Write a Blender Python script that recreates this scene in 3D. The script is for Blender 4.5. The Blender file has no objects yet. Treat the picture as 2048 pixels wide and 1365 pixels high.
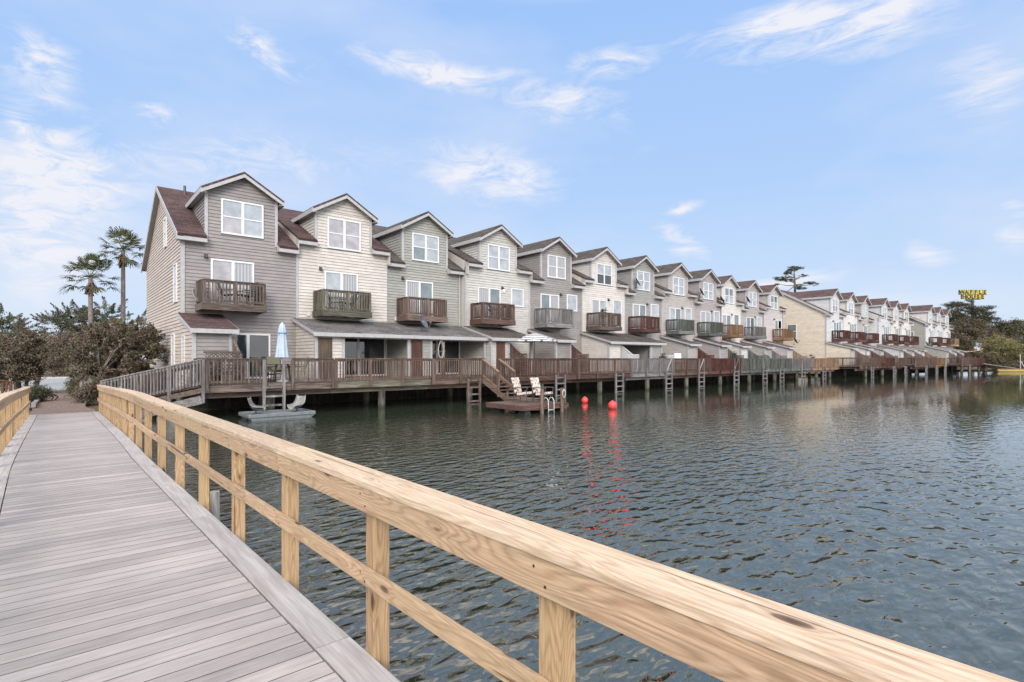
import bpy, math, random
import numpy as np
from mathutils import Vector
random.seed(7); RNG = np.random.default_rng(11)
SC = bpy.context.scene
COL = SC.collection
ZC = 2.2                      # camera height over the lake
F = 1067.0; CA = math.cos(math.radians(49.4)); SA = math.sin(math.radians(49.4))

def P(px, py, d):
    r = (px-1024)/F*d
    return Vector((SA*r+CA*d, -CA*r+SA*d, ZC-(py-717)/F*d))
def kx(px):                   # x / y ratio of a column of the photograph
    t = (px-1024)/F
    return (CA+SA*t)/(SA-CA*t)

# ------------------------------------------------------------------ object helpers
def tag(o, label=None, cat=None, group=None, kind=None):
    if label: o['label'] = label
    if cat: o['category'] = cat
    if group: o['group'] = group
    if kind: o['kind'] = kind
    return o
def thing(name, loc, label, cat, group=None):
    o = bpy.data.objects.new(name, None); o.empty_display_size = .3
    COL.objects.link(o); o.location = loc
    return tag(o, label, cat, group)
def woff(o):
    v = Vector((0, 0, 0))
    while o is not None:
        v += o.location; o = o.parent
    return v
def copy_tree(o, parent=None):
    kids = list(o.children)
    c = o.copy(); COL.objects.link(c); c.parent = parent
    for k in kids: copy_tree(k, c)
    return c

class MB:
    def __init__(s): s.v = []; s.f = []; s.r = []
    def quadmesh(s, vs, fs, rnd=None):
        n = len(s.v); s.v += [tuple(v) for v in vs]
        rr = random.random() if rnd is None else rnd
        for f in fs: s.f.append(tuple(i+n for i in f)); s.r.append(rr)
        return s
    def box(s, x0, x1, y0, y1, z0, z1, rnd=None):
        vs = [(x0,y0,z0),(x1,y0,z0),(x1,y1,z0),(x0,y1,z0),(x0,y0,z1),(x1,y0,z1),(x1,y1,z1),(x0,y1,z1)]
        return s.quadmesh(vs, [(0,3,2,1),(4,5,6,7),(0,1,5,4),(1,2,6,5),(2,3,7,6),(3,0,4,7)], rnd)
    def beam(s, a, b, w, h, rnd=None, up=(0,0,1)):
        a = Vector(a); b = Vector(b); d = (b-a).normalized(); u = Vector(up)
        if abs(d.dot(u)) > .99: u = Vector((0,1,0))
        sx = d.cross(u).normalized(); sz = sx.cross(d).normalized()
        sx = sx*(w/2); sz = sz*(h/2)
        vs = [a-sx-sz, a+sx-sz, a+sx+sz, a-sx+sz, b-sx-sz, b+sx-sz, b+sx+sz, b-sx+sz]
        return s.quadmesh(vs, [(3,2,1,0),(4,5,6,7),(0,1,5,4),(1,2,6,5),(2,3,7,6),(3,0,4,7)], rnd)
    def prism(s, poly, off, rnd=None):           # polygon (3d points) extruded by vector off
        n = len(poly); off = Vector(off); p = [Vector(q) for q in poly]
        fs = [tuple(range(n))[::-1], tuple(range(n, 2*n))]
        fs += [(i, (i+1) % n, n+(i+1) % n, n+i) for i in range(n)]
        return s.quadmesh(p+[q+off for q in p], fs, rnd)
    def slab(s, x0, x1, a, b, th, rnd=None):     # sloping sheet along x; a, b = (y, z) of the underside
        return s.prism([(x0,a[0],a[1]),(x0,b[0],b[1]),(x0,b[0],b[1]+th),(x0,a[0],a[1]+th)], (x1-x0,0,0), rnd)
    def tube(s, pts, rad, n=8, rnd=None, cap=True):
        pts = [Vector(p) for p in pts]; m = len(pts)
        if not hasattr(rad, '__len__'): rad = [rad]*m
        vs = []; ref = None
        for i, p in enumerate(pts):
            d = (pts[min(i+1, m-1)]-pts[max(i-1, 0)]).normalized()
            if ref is None: ref = Vector((1,0,0)) if abs(d.x) < .8 else Vector((0,1,0))
            u = (ref-d*ref.dot(d)).normalized(); ref = u; w = d.cross(u)
            for k in range(n):
                t = 2*math.pi*k/n; vs.append(p+(u*math.cos(t)+w*math.sin(t))*rad[i])
        fs = [(i*n+k, i*n+(k+1) % n, (i+1)*n+(k+1) % n, (i+1)*n+k) for i in range(m-1) for k in range(n)]
        if cap: fs += [tuple(range(n))[::-1], tuple(range((m-1)*n, m*n))]
        return s.quadmesh(vs, fs, rnd)
    def lathe(s, c, prof, n=24, rnd=None):       # prof = [(r, z)]
        vs = [(c[0]+r*math.cos(2*math.pi*k/n), c[1]+r*math.sin(2*math.pi*k/n), c[2]+z) for r, z in prof for k in range(n)]
        m = len(prof)
        fs = [(i*n+k, i*n+(k+1) % n, (i+1)*n+(k+1) % n, (i+1)*n+k) for i in range(m-1) for k in range(n)]
        fs += [tuple(range(n))[::-1], tuple(range((m-1)*n, m*n))]
        return s.quadmesh(vs, fs, rnd)
    def build(s, name, mat, parent=None, bevel=0, smooth=False):
        off = woff(parent) if parent is not None else Vector((0,0,0))
        me = bpy.data.meshes.new(name)
        me.from_pydata([(v[0]-off.x, v[1]-off.y, v[2]-off.z) for v in s.v], [], s.f)
        at = me.attributes.new('rnd', 'FLOAT', 'FACE'); at.data.foreach_set('value', s.r)
        me.materials.append(mat); me.update()
        if smooth: me.polygons.foreach_set('use_smooth', [True]*len(me.polygons))
        o = bpy.data.objects.new(name, me); COL.objects.link(o)
        if parent is not None: o.parent = parent
        if bevel:
            b = o.modifiers.new('bevel', 'BEVEL'); b.width = bevel; b.segments = 2; b.limit_method = 'ANGLE'
        return o

# ------------------------------------------------------------------ materials
def nmat(name, rough=.7, spec=.3):
    m = bpy.data.materials.new(name); m.use_nodes = True
    nt = m.node_tree; b = nt.nodes['Principled BSDF']
    b.inputs['Roughness'].default_value = rough; b.inputs['Specular IOR Level'].default_value = spec
    return m, nt, b
def N(nt, t, **kw):
    n = nt.nodes.new(t)
    for k, v in kw.items():
        if k in n.inputs.keys(): n.inputs[k].default_value = v
        else: setattr(n, k, v)
    return n
def L(nt, a, b): nt.links.new(a, b)
def rgb(c): return (c[0], c[1], c[2], 1)
def srgb(r, g, b):
    f = lambda c: (c/12.92 if c <= .04045 else ((c+.055)/1.055)**2.4)
    return (f(r/255), f(g/255), f(b/255))
def math_(nt, op, a, b=None, c=None):
    n = nt.nodes.new('ShaderNodeMath'); n.operation = op
    for i, x in enumerate((a, b, c)):
        if x is None: continue
        if isinstance(x, (int, float)): n.inputs[i].default_value = x
        else: L(nt, x, n.inputs[i])
    return n.outputs[0]
def mixc(nt, fac, a, b, blend='MIX'):
    n = nt.nodes.new('ShaderNodeMix'); n.data_type = 'RGBA'; n.blend_type = blend
    for i, x in ((0, fac), (6, a), (7, b)):
        if isinstance(x, (int, float)): n.inputs[i].default_value = x
        elif isinstance(x, tuple): n.inputs[i].default_value = rgb(x)
        else: L(nt, x, n.inputs[i])
    return n.outputs[2]
def ramp(nt, fac, stops):
    n = nt.nodes.new('ShaderNodeValToRGB'); e = n.color_ramp.elements
    while len(e) < len(stops): e.new(.5)
    for i, (p, c) in enumerate(stops):
        e[i].position = p; e[i].color = rgb(c) if isinstance(c, tuple) else (c, c, c, 1)
    L(nt, fac, n.inputs[0]); return n.outputs[0]
def objcoord(nt, scale=(1,1,1), useroff=True):
    tc = N(nt, 'ShaderNodeTexCoord'); at = N(nt, 'ShaderNodeAttribute', attribute_name='rnd')
    oi = N(nt, 'ShaderNodeObjectInfo')
    mp = N(nt, 'ShaderNodeMapping'); mp.inputs['Scale'].default_value = scale
    v = nt.nodes.new('ShaderNodeVectorMath'); v.operation = 'ADD'
    if useroff:
        s = math_(nt, 'MULTIPLY', at.outputs['Fac'], 41.0)
        s2 = math_(nt, 'MULTIPLY', oi.outputs['Random'], 23.0)
        s3 = math_(nt, 'ADD', s, s2)
        L(nt, tc.outputs['Object'], v.inputs[0]); L(nt, s3, v.inputs[1]); L(nt, v.outputs[0], mp.inputs['Vector'])
    else: L(nt, tc.outputs['Object'], mp.inputs['Vector'])
    return mp.outputs[0], at.outputs['Fac'], tc.outputs['Object'], oi.outputs['Random']

def wood(name, c1, c2, axis='x', rough=.8, fine=22., along=1.2, vary=.25, knots=None, bump=.25, stain=.35, lo=.38, hi=.66):
    m, nt, b = nmat(name, rough, .25)
    sc = [fine]*3; sc['xyz'.index(axis)] = along
    v, r, obj, oi = objcoord(nt, tuple(sc))
    n1 = N(nt, 'ShaderNodeTexNoise', Scale=1., Detail=5., Roughness=.6, Distortion=.9); L(nt, v, n1.inputs['Vector'])
    c = ramp(nt, n1.outputs['Fac'], [(lo, c1), (hi, c2)])
    sc2 = [3.]*3; sc2['xyz'.index(axis)] = .8
    v2, _, _, _ = objcoord(nt, tuple(sc2))
    n2 = N(nt, 'ShaderNodeTexNoise', Scale=1., Detail=4., Roughness=.65); L(nt, v2, n2.inputs['Vector'])
    st = ramp(nt, n2.outputs['Fac'], [(.35, 1-stain), (.65, 1.0)])
    c = mixc(nt, 1., c, st, 'MULTIPLY')
    rv = math_(nt, 'MULTIPLY_ADD', r, vary*2, 1-vary)
    cv = N(nt, 'ShaderNodeCombineColor'); [L(nt, rv, cv.inputs[i]) for i in range(3)]
    c = mixc(nt, 1., c, cv.outputs[0], 'MULTIPLY')
    if knots:
        sk = [7.]*3; sk['xyz'.index(axis)] = 2.6
        v3, _, _, _ = objcoord(nt, tuple(sk))
        vo = N(nt, 'ShaderNodeTexVoronoi', Scale=1.); L(nt, v3, vo.inputs['Vector'])
        kf = ramp(nt, vo.outputs['Distance'], [(.07, 1.0), (.16, 0.0)])
        c = mixc(nt, kf, c, knots)
    L(nt, c, b.inputs['Base Color'])
    bp = N(nt, 'ShaderNodeBump', Strength=bump, Distance=.004); L(nt, n1.outputs['Fac'], bp.inputs['Height']); L(nt, bp.outputs[0], b.inputs['Normal'])
    return m

def pine(name, axis, c1, c2, dark):
    # fresh sawn pine: long growth-ring bands warped by noise, fibres, drying cracks and a few knots
    m, nt, b = nmat(name, .66, .25)
    ai = 'xyz'.index(axis)
    def cv_(perp, along):
        sc = [perp]*3; sc[ai] = along; return objcoord(nt, tuple(sc))
    v, r, obj, oi = cv_(1., .11)
    vk = cv_(7.5, 2.6)[0]
    vo = N(nt, 'ShaderNodeTexVoronoi', Scale=1.); L(nt, vk, vo.inputs['Vector'])
    sel = N(nt, 'ShaderNodeSeparateColor'); L(nt, vo.outputs['Color'], sel.inputs[0])
    on = math_(nt, 'GREATER_THAN', sel.outputs[0], .4)
    halo = math_(nt, 'MULTIPLY', ramp(nt, vo.outputs['Distance'], [(.0, 1.), (.34, 0.)]), on)
    n0 = N(nt, 'ShaderNodeTexNoise', Scale=6.5, Detail=1.5, Roughness=.45); L(nt, v, n0.inputs['Vector'])
    w = math_(nt, 'ADD', math_(nt, 'MULTIPLY', n0.outputs['Fac'], 150.), math_(nt, 'MULTIPLY', halo, 14.))
    s = math_(nt, 'MULTIPLY_ADD', math_(nt, 'SINE', w), .5, .5); s = math_(nt, 'POWER', s, 2.)
    nf = N(nt, 'ShaderNodeTexNoise', Scale=1., Detail=4., Roughness=.65); L(nt, cv_(95., 5.)[0], nf.inputs['Vector'])
    nm = N(nt, 'ShaderNodeTexNoise', Scale=1., Detail=3., Roughness=.6); L(nt, cv_(26., .7)[0], nm.inputs['Vector'])
    c = mixc(nt, math_(nt, 'MULTIPLY', s, .55), c1, c2)
    c = mixc(nt, 1., c, ramp(nt, nf.outputs['Fac'], [(.3, .7), (.7, 1.13)]), 'MULTIPLY')
    c = mixc(nt, 1., c, ramp(nt, nm.outputs['Fac'], [(.3, .88), (.7, 1.06)]), 'MULTIPLY')
    n2 = N(nt, 'ShaderNodeTexNoise', Scale=.9, Detail=3.); L(nt, obj, n2.inputs['Vector'])
    c = mixc(nt, ramp(nt, n2.outputs['Fac'], [(.45, 0.), (.75, .35)]), c, tuple(x*.72 for x in (c1[0]*.95, c1[1]*1.1, c1[2]*.9)))
    nc = N(nt, 'ShaderNodeTexNoise', Scale=1., Detail=2., Roughness=.4); L(nt, cv_(30., .35)[0], nc.inputs['Vector'])
    crack = ramp(nt, nc.outputs['Fac'], [(.695, 0.), (.71, .75)])
    c = mixc(nt, crack, c, tuple(x*.22 for x in c2))
    c = mixc(nt, math_(nt, 'MULTIPLY', halo, .35), c, tuple(x*.6 for x in c2))
    kf = math_(nt, 'MULTIPLY', ramp(nt, vo.outputs['Distance'], [(.04, .95), (.13, .7), (.165, 0.)]), on)
    c = mixc(nt, kf, c, dark)
    rv = math_(nt, 'MULTIPLY_ADD', r, .26, .86)
    cv = N(nt, 'ShaderNodeCombineColor'); [L(nt, rv, cv.inputs[i]) for i in range(3)]
    c = mixc(nt, 1., c, cv.outputs[0], 'MULTIPLY')
    L(nt, c, b.inputs['Base Color'])
    bp = N(nt, 'ShaderNodeBump', Strength=.3, Distance=.003); L(nt, nf.outputs['Fac'], bp.inputs['Height']); L(nt, bp.outputs[0], b.inputs['Normal'])
    return m

def siding(name, c):
    m, nt, b = nmat(name, .55, .3)
    v, r, obj, oi = objcoord(nt, (2.4, 2.4, .3))
    n = N(nt, 'ShaderNodeTexNoise', Scale=1., Detail=5., Roughness=.6); L(nt, v, n.inputs['Vector'])
    col = mixc(nt, 1., c, ramp(nt, n.outputs['Fac'], [(.3, .85), (.62, 1.04)]), 'MULTIPLY')
    rv = math_(nt, 'MULTIPLY_ADD', r, .1, .94)
    cv = N(nt, 'ShaderNodeCombineColor'); [L(nt, rv, cv.inputs[i]) for i in range(3)]
    col = mixc(nt, 1., col, cv.outputs[0], 'MULTIPLY')
    L(nt, col, b.inputs['Base Color']); return m

def shingle(name, c1, c2, swap=False):
    m, nt, b = nmat(name, .9, .15)
    tc = N(nt, 'ShaderNodeTexCoord'); sp = N(nt, 'ShaderNodeSeparateXYZ'); L(nt, tc.outputs['Object'], sp.inputs[0])
    cb = N(nt, 'ShaderNodeCombineXYZ')
    L(nt, sp.outputs[1 if swap else 0], cb.inputs[0]); L(nt, sp.outputs[0 if swap else 1], cb.inputs[1])
    br = N(nt, 'ShaderNodeTexBrick', Scale=1.); L(nt, cb.outputs[0], br.inputs['Vector'])
    br.inputs['Brick Width'].default_value = .32; br.inputs['Row Height'].default_value = .135
    br.inputs['Mortar Size'].default_value = .007; br.inputs['Bias'].default_value = 0.
    br.inputs['Color1'].default_value = rgb(c1); br.inputs['Color2'].default_value = rgb(c2)
    br.inputs['Mortar'].default_value = rgb(tuple(x*.45 for x in c1))
    n = N(nt, 'ShaderNodeTexNoise', Scale=13., Detail=5., Roughness=.75); L(nt, tc.outputs['Object'], n.inputs['Vector'])
    n2 = N(nt, 'ShaderNodeTexNoise', Scale=.7, Detail=4.); L(nt, tc.outputs['Object'], n2.inputs['Vector'])
    c = mixc(nt, 1., br.outputs['Color'], ramp(nt, n.outputs['Fac'], [(.34, .45), (.66, 1.5)]), 'MULTIPLY')
    c = mixc(nt, 1., c, ramp(nt, n2.outputs['Fac'], [(.3, .75), (.7, 1.15)]), 'MULTIPLY')
    L(nt, c, b.inputs['Base Color'])
    bp = N(nt, 'ShaderNodeBump', Strength=.5, Distance=.012); L(nt, br.outputs['Fac'], bp.inputs['Height']); bp.invert = True
    L(nt, bp.outputs[0], b.inputs['Normal']); return m

def plain(name, c, rough=.5, spec=.4, metal=0., var=.1, nscale=6.):
    m, nt, b = nmat(name, rough, spec); b.inputs['Metallic'].default_value = metal
    v, r, obj, oi = objcoord(nt)
    n = N(nt, 'ShaderNodeTexNoise', Scale=nscale, Detail=4.); L(nt, v, n.inputs['Vector'])
    L(nt, mixc(nt, 1., c, ramp(nt, n.outputs['Fac'], [(.3, 1-var), (.7, 1+var*.4)]), 'MULTIPLY'), b.inputs['Base Color'])
    return m
def pane(name, c, rough=.06, folds=0., spec=.5):
    m, nt, b = nmat(name, rough, spec)
    v, r, obj, oi = objcoord(nt)
    if folds:
        sp = N(nt, 'ShaderNodeSeparateXYZ'); L(nt, v, sp.inputs[0])
        w = math_(nt, 'SINE', math_(nt, 'MULTIPLY', sp.outputs[0], 46.))
        n = N(nt, 'ShaderNodeTexNoise', Scale=5., Detail=2.); L(nt, v, n.inputs['Vector'])
        w = math_(nt, 'MULTIPLY_ADD', math_(nt, 'MULTIPLY', w, n.outputs['Fac']), folds, 1-folds)
        cv = N(nt, 'ShaderNodeCombineColor'); [L(nt, w, cv.inputs[i]) for i in range(3)]
        L(nt, mixc(nt, 1., c, cv.outputs[0], 'MULTIPLY'), b.inputs['Base Color'])
    else:
        n = N(nt, 'ShaderNodeTexNoise', Scale=2.2, Detail=3.); L(nt, v, n.inputs['Vector'])
        L(nt, mixc(nt, 1., c, ramp(nt, n.outputs['Fac'], [(.35, .75), (.7, 1.1)]), 'MULTIPLY'), b.inputs['Base Color'])
    b.inputs['Coat Weight'].default_value = .7; b.inputs['Coat Roughness'].default_value = .02
    n3 = N(nt, 'ShaderNodeTexNoise', Scale=1.3, Detail=1.); L(nt, v, n3.inputs['Vector'])
    bp = N(nt, 'ShaderNodeBump', Strength=.06, Distance=.03); L(nt, n3.outputs['Fac'], bp.inputs['Height']); L(nt, bp.outputs[0], b.inputs['Coat Normal'])
    return m
def leaf(name, cs, trans=.25):
    m, nt, b = nmat(name, .6, .25)
    at = N(nt, 'ShaderNodeAttribute', attribute_name='rnd')
    k = len(cs)
    c = ramp(nt, at.outputs['Fac'], [(i/(k-1), cs[i]) for i in range(k)])
    L(nt, c, b.inputs['Base Color'])
    t = N(nt, 'ShaderNodeBsdfTranslucent'); L(nt, c, t.inputs['Color'])
    mx = N(nt, 'ShaderNodeMixShader'); mx.inputs[0].default_value = trans
    L(nt, b.outputs[0], mx.inputs[1]); L(nt, t.outputs[0], mx.inputs[2])
    L(nt, mx.outputs[0], nt.nodes['Material Output'].inputs['Surface']); return m

M = {}
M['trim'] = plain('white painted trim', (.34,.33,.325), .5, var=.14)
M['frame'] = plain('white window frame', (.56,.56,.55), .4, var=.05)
M['soffit'] = plain('soffit', (.6,.58,.56), .6)
M['blind'] = pane('window with white blind', (.3,.32,.335), .07)
M['curtain'] = pane('window with curtain', (.4,.4,.4), .25, folds=.35)
M['greyscreen'] = pane('insect screen window', (.33,.31,.32), .5, spec=.2)
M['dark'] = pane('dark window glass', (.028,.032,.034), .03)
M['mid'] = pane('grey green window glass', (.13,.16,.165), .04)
M['lamp'] = plain('dark lamp metal', (.04,.04,.045), .4)
M['meter'] = plain('meter box', (.5,.49,.46), .5)
M['pipe'] = plain('dark vent pipe', (.05,.05,.05), .5)
M['door'] = wood('brown plank door', (.07,.05,.035), (.14,.1,.07), 'z', fine=14)
M['doorred'] = wood('red plank door', (.06,.03,.022), (.125,.062,.045), 'z', fine=14)
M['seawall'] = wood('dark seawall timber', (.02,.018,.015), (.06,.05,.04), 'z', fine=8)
M['pile'] = wood('mossy pile', (.05,.048,.036), (.17,.16,.125), 'z', fine=12, along=1.5)
def wet(m):
    nt = m.node_tree; b = nt.nodes['Principled BSDF']; src = b.inputs['Base Color'].links[0].from_socket
    tc = N(nt, 'ShaderNodeTexCoord'); sp = N(nt, 'ShaderNodeSeparateXYZ'); L(nt, tc.outputs['Object'], sp.inputs[0])
    n = N(nt, 'ShaderNodeTexNoise', Scale=6., Detail=4.); L(nt, tc.outputs['Object'], n.inputs['Vector'])
    f = ramp(nt, math_(nt, 'MULTIPLY_ADD', n.outputs['Fac'], .25, sp.outputs[2]), [(.22, .9), (.4, 0.)])
    L(nt, mixc(nt, f, src, (.028,.034,.018)), b.inputs['Base Color'])
wet(M['pile'])
M['ladder'] = wood('weathered ladder wood', (.2,.185,.165), (.42,.4,.37), 'z', fine=18)
WOODC = {'brown': ((0.063,0.046,0.037),(0.185,0.141,0.118)), 'mossy': ((0.067,0.061,0.044),(0.200,0.178,0.133)), 'red': ((0.056,0.031,0.024),(0.155,0.092,0.074)),
  'grey': ((0.104,0.096,0.092),(0.252,0.237,0.229)), 'green': ((0.063,0.067,0.058),(0.163,0.170,0.152)), 'tan': ((0.192,0.118,0.074),(0.340,0.237,0.163)), 'darkred': ((0.048,0.019,0.016),(0.133,0.063,0.052)),
  'orange': ((0.148,0.078,0.041),(0.266,0.155,0.089)), 'rust': ((0.070,0.046,0.036),(0.185,0.126,0.100))}
def W(c, a='x'):
    k = 'w_'+c+a
    if k not in M: M[k] = wood(c+' deck wood '+a, WOODC[c][0], WOODC[c][1], a, fine=20, vary=.3)
    return M[k]
M['white_lattice'] = plain('white lattice', (.42,.42,.41), .5)
# ------------------------------------------------------------------ houses
EAVE_ODD, EAVE_EVEN, RIDGE = 7.12, 7.62, 10.66
GZ = 1.0                                           # foot of the house walls
def courses(mb, z0, z1, span, plane, lip=.024, step=.15):
    """lapped boards. span(z) -> (a, b) extent; plane(u, z, out) -> 3d point"""
    z = z0
    while z < z1-1e-4:
        t = min(z+step, z1); a0, b0 = span(z); a1, b1 = span(t-1e-4)
        r = random.random()
        if b0-a0 > 1e-3:
            g = min(z+.017, t)
            mb.quadmesh([plane(a0, g, lip), plane(b0, g, lip), plane(b1, t, .004), plane(a1, t, .004)], [(0,1,2,3)], r)
            mb.quadmesh([plane(a0, g, -.012), plane(b0, g, -.012), plane(b0, g, lip), plane(a0, g, lip)], [(0,1,2,3)], r)
            mb.quadmesh([plane(a0, z, -.012), plane(b0, z, -.012), plane(b0, g, -.012), plane(a0, g, -.012)], [(0,1,2,3)], r)
        z = t

def window(root, x0, x1, z0, z1, y, styles, name='window', sashes=2, rows=2):
    """framed window standing proud of the wall at y; styles = pane material per (column, row)"""
    f = MB(); d0, d1 = y-.075, y+.02; t = .075
    f.box(x0, x1, d0, d1, z1-t, z1); f.box(x0, x1, d0-.012, d1, z0, z0+t)
    f.box(x0, x0+t, d0, d1, z0+t, z1-t); f.box(x1-t, x1, d0, d1, z0+t, z1-t)
    cw = (x1-x0-2*t)/sashes
    for i in range(1, sashes):
        xm = x0+t+cw*i; f.box(xm-.06, xm+.06, d0+.003, d1, z0+t, z1-t)
    if rows == 2:
        zm = (z0+z1)/2
        for i in range(sashes):
            xa = x0+t+cw*i+(.06 if i else 0); xb = x0+t+cw*(i+1)-(.06 if i < sashes-1 else 0)
            f.box(xa, xb, d0+.014, d1, zm-.025, zm+.025)
    o = f.build(name, M['frame'], root)
    for i in range(sashes):
        xa = x0+t+cw*i+(.06 if i else 0); xb = x0+t+cw*(i+1)-(.06 if i < sashes-1 else 0)
        for j in range(rows):
            za = z0+t+(z1-z0-2*t)/rows*j; zb = z0+t+(z1-z0-2*t)/rows*(j+1)
            if rows == 2:
                if j == 0: zb -= .0251
                else: za += .0251
            p = MB(); p.quadmesh([(xa, y-.04, za), (xb, y-.04, za), (xb, y-.04, zb), (xa, y-.04, zb)], [(0,1,2,3)])
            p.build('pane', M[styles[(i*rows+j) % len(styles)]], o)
    return o

def side_window(root, x, y0, y1, z0, z1, style):
    f = MB(); t = .07; a, b = x-.07, x+.02
    f.box(a, b, y0, y1, z1-t, z1); f.box(a, b, y0, y1, z0, z0+t); f.box(a, b, y0, y0+t, z0+t, z1-t); f.box(a, b, y1-t, y1, z0+t, z1-t)
    zm = (z0+z1)/2; f.box(a+.015, b, y0+t, y1-t, zm-.025, zm+.025)
    o = f.build('window', M['frame'], root)
    for za, zb in ((z0+t, zm-.025), (zm+.025, z1-t)):
        p = MB(); p.quadmesh([(x-.035, y1-t, za), (x-.035, y0+t, za), (x-.035, y0+t, zb), (x-.035, y1-t, zb)], [(0,1,2,3)])
        p.build('pane', M[style], o)

def railing(parent, p0, p1, h, mat, npost, bal=.13, bw=.04, post=.095, post_below=0., toprail=True, solid=False, bottom=.1, postname='post', tr_w=.14):
    """posts, rails and baluster panel from p0 to p1 (floor points)"""
    p0 = Vector(p0); p1 = Vector(p1); d = p1-p0; ln = math.hypot(d.x, d.y)
    px = Vector((-d.y, d.x, 0)).normalized()*0.0
    for i in range(npost):
        q = p0+d*(i/(npost-1)) if npost > 1 else p0
        b = MB(); b.box(q.x-post/2, q.x+post/2, q.y-post/2, q.y+post/2, q.z-post_below, q.z+h-.04); b.build(postname, mat['z'], parent)
    up = Vector((0,0,1))
    b = MB(); b.beam(p0+up*(h-.02), p1+up*(h-.02), tr_w, .038); b.beam(p0+up*(h-.085), p1+up*(h-.085), .04, .09); b.build('top_rail', mat['x'], parent)
    b = MB(); b.beam(p0+up*bottom, p1+up*bottom, .04, .085); b.build('bottom_rail', mat['x'], parent)
    n = max(2, int(ln/bal)); b = MB(); out = Vector((d.y, -d.x, 0)).normalized()*.042
    for i in range(n):
        q = p0+d*((i+.5)/n)+out
        b.beam(q+up*(bottom-.06), q+up*(h-.05), bw, bw if not solid else .02, up=(d.x, d.y, 0))
    b.build('balusters', mat['z'], parent)

def wd(c): return {'x': W(c, 'x'), 'y': W(c, 'y'), 'z': W(c, 'z')}

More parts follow.
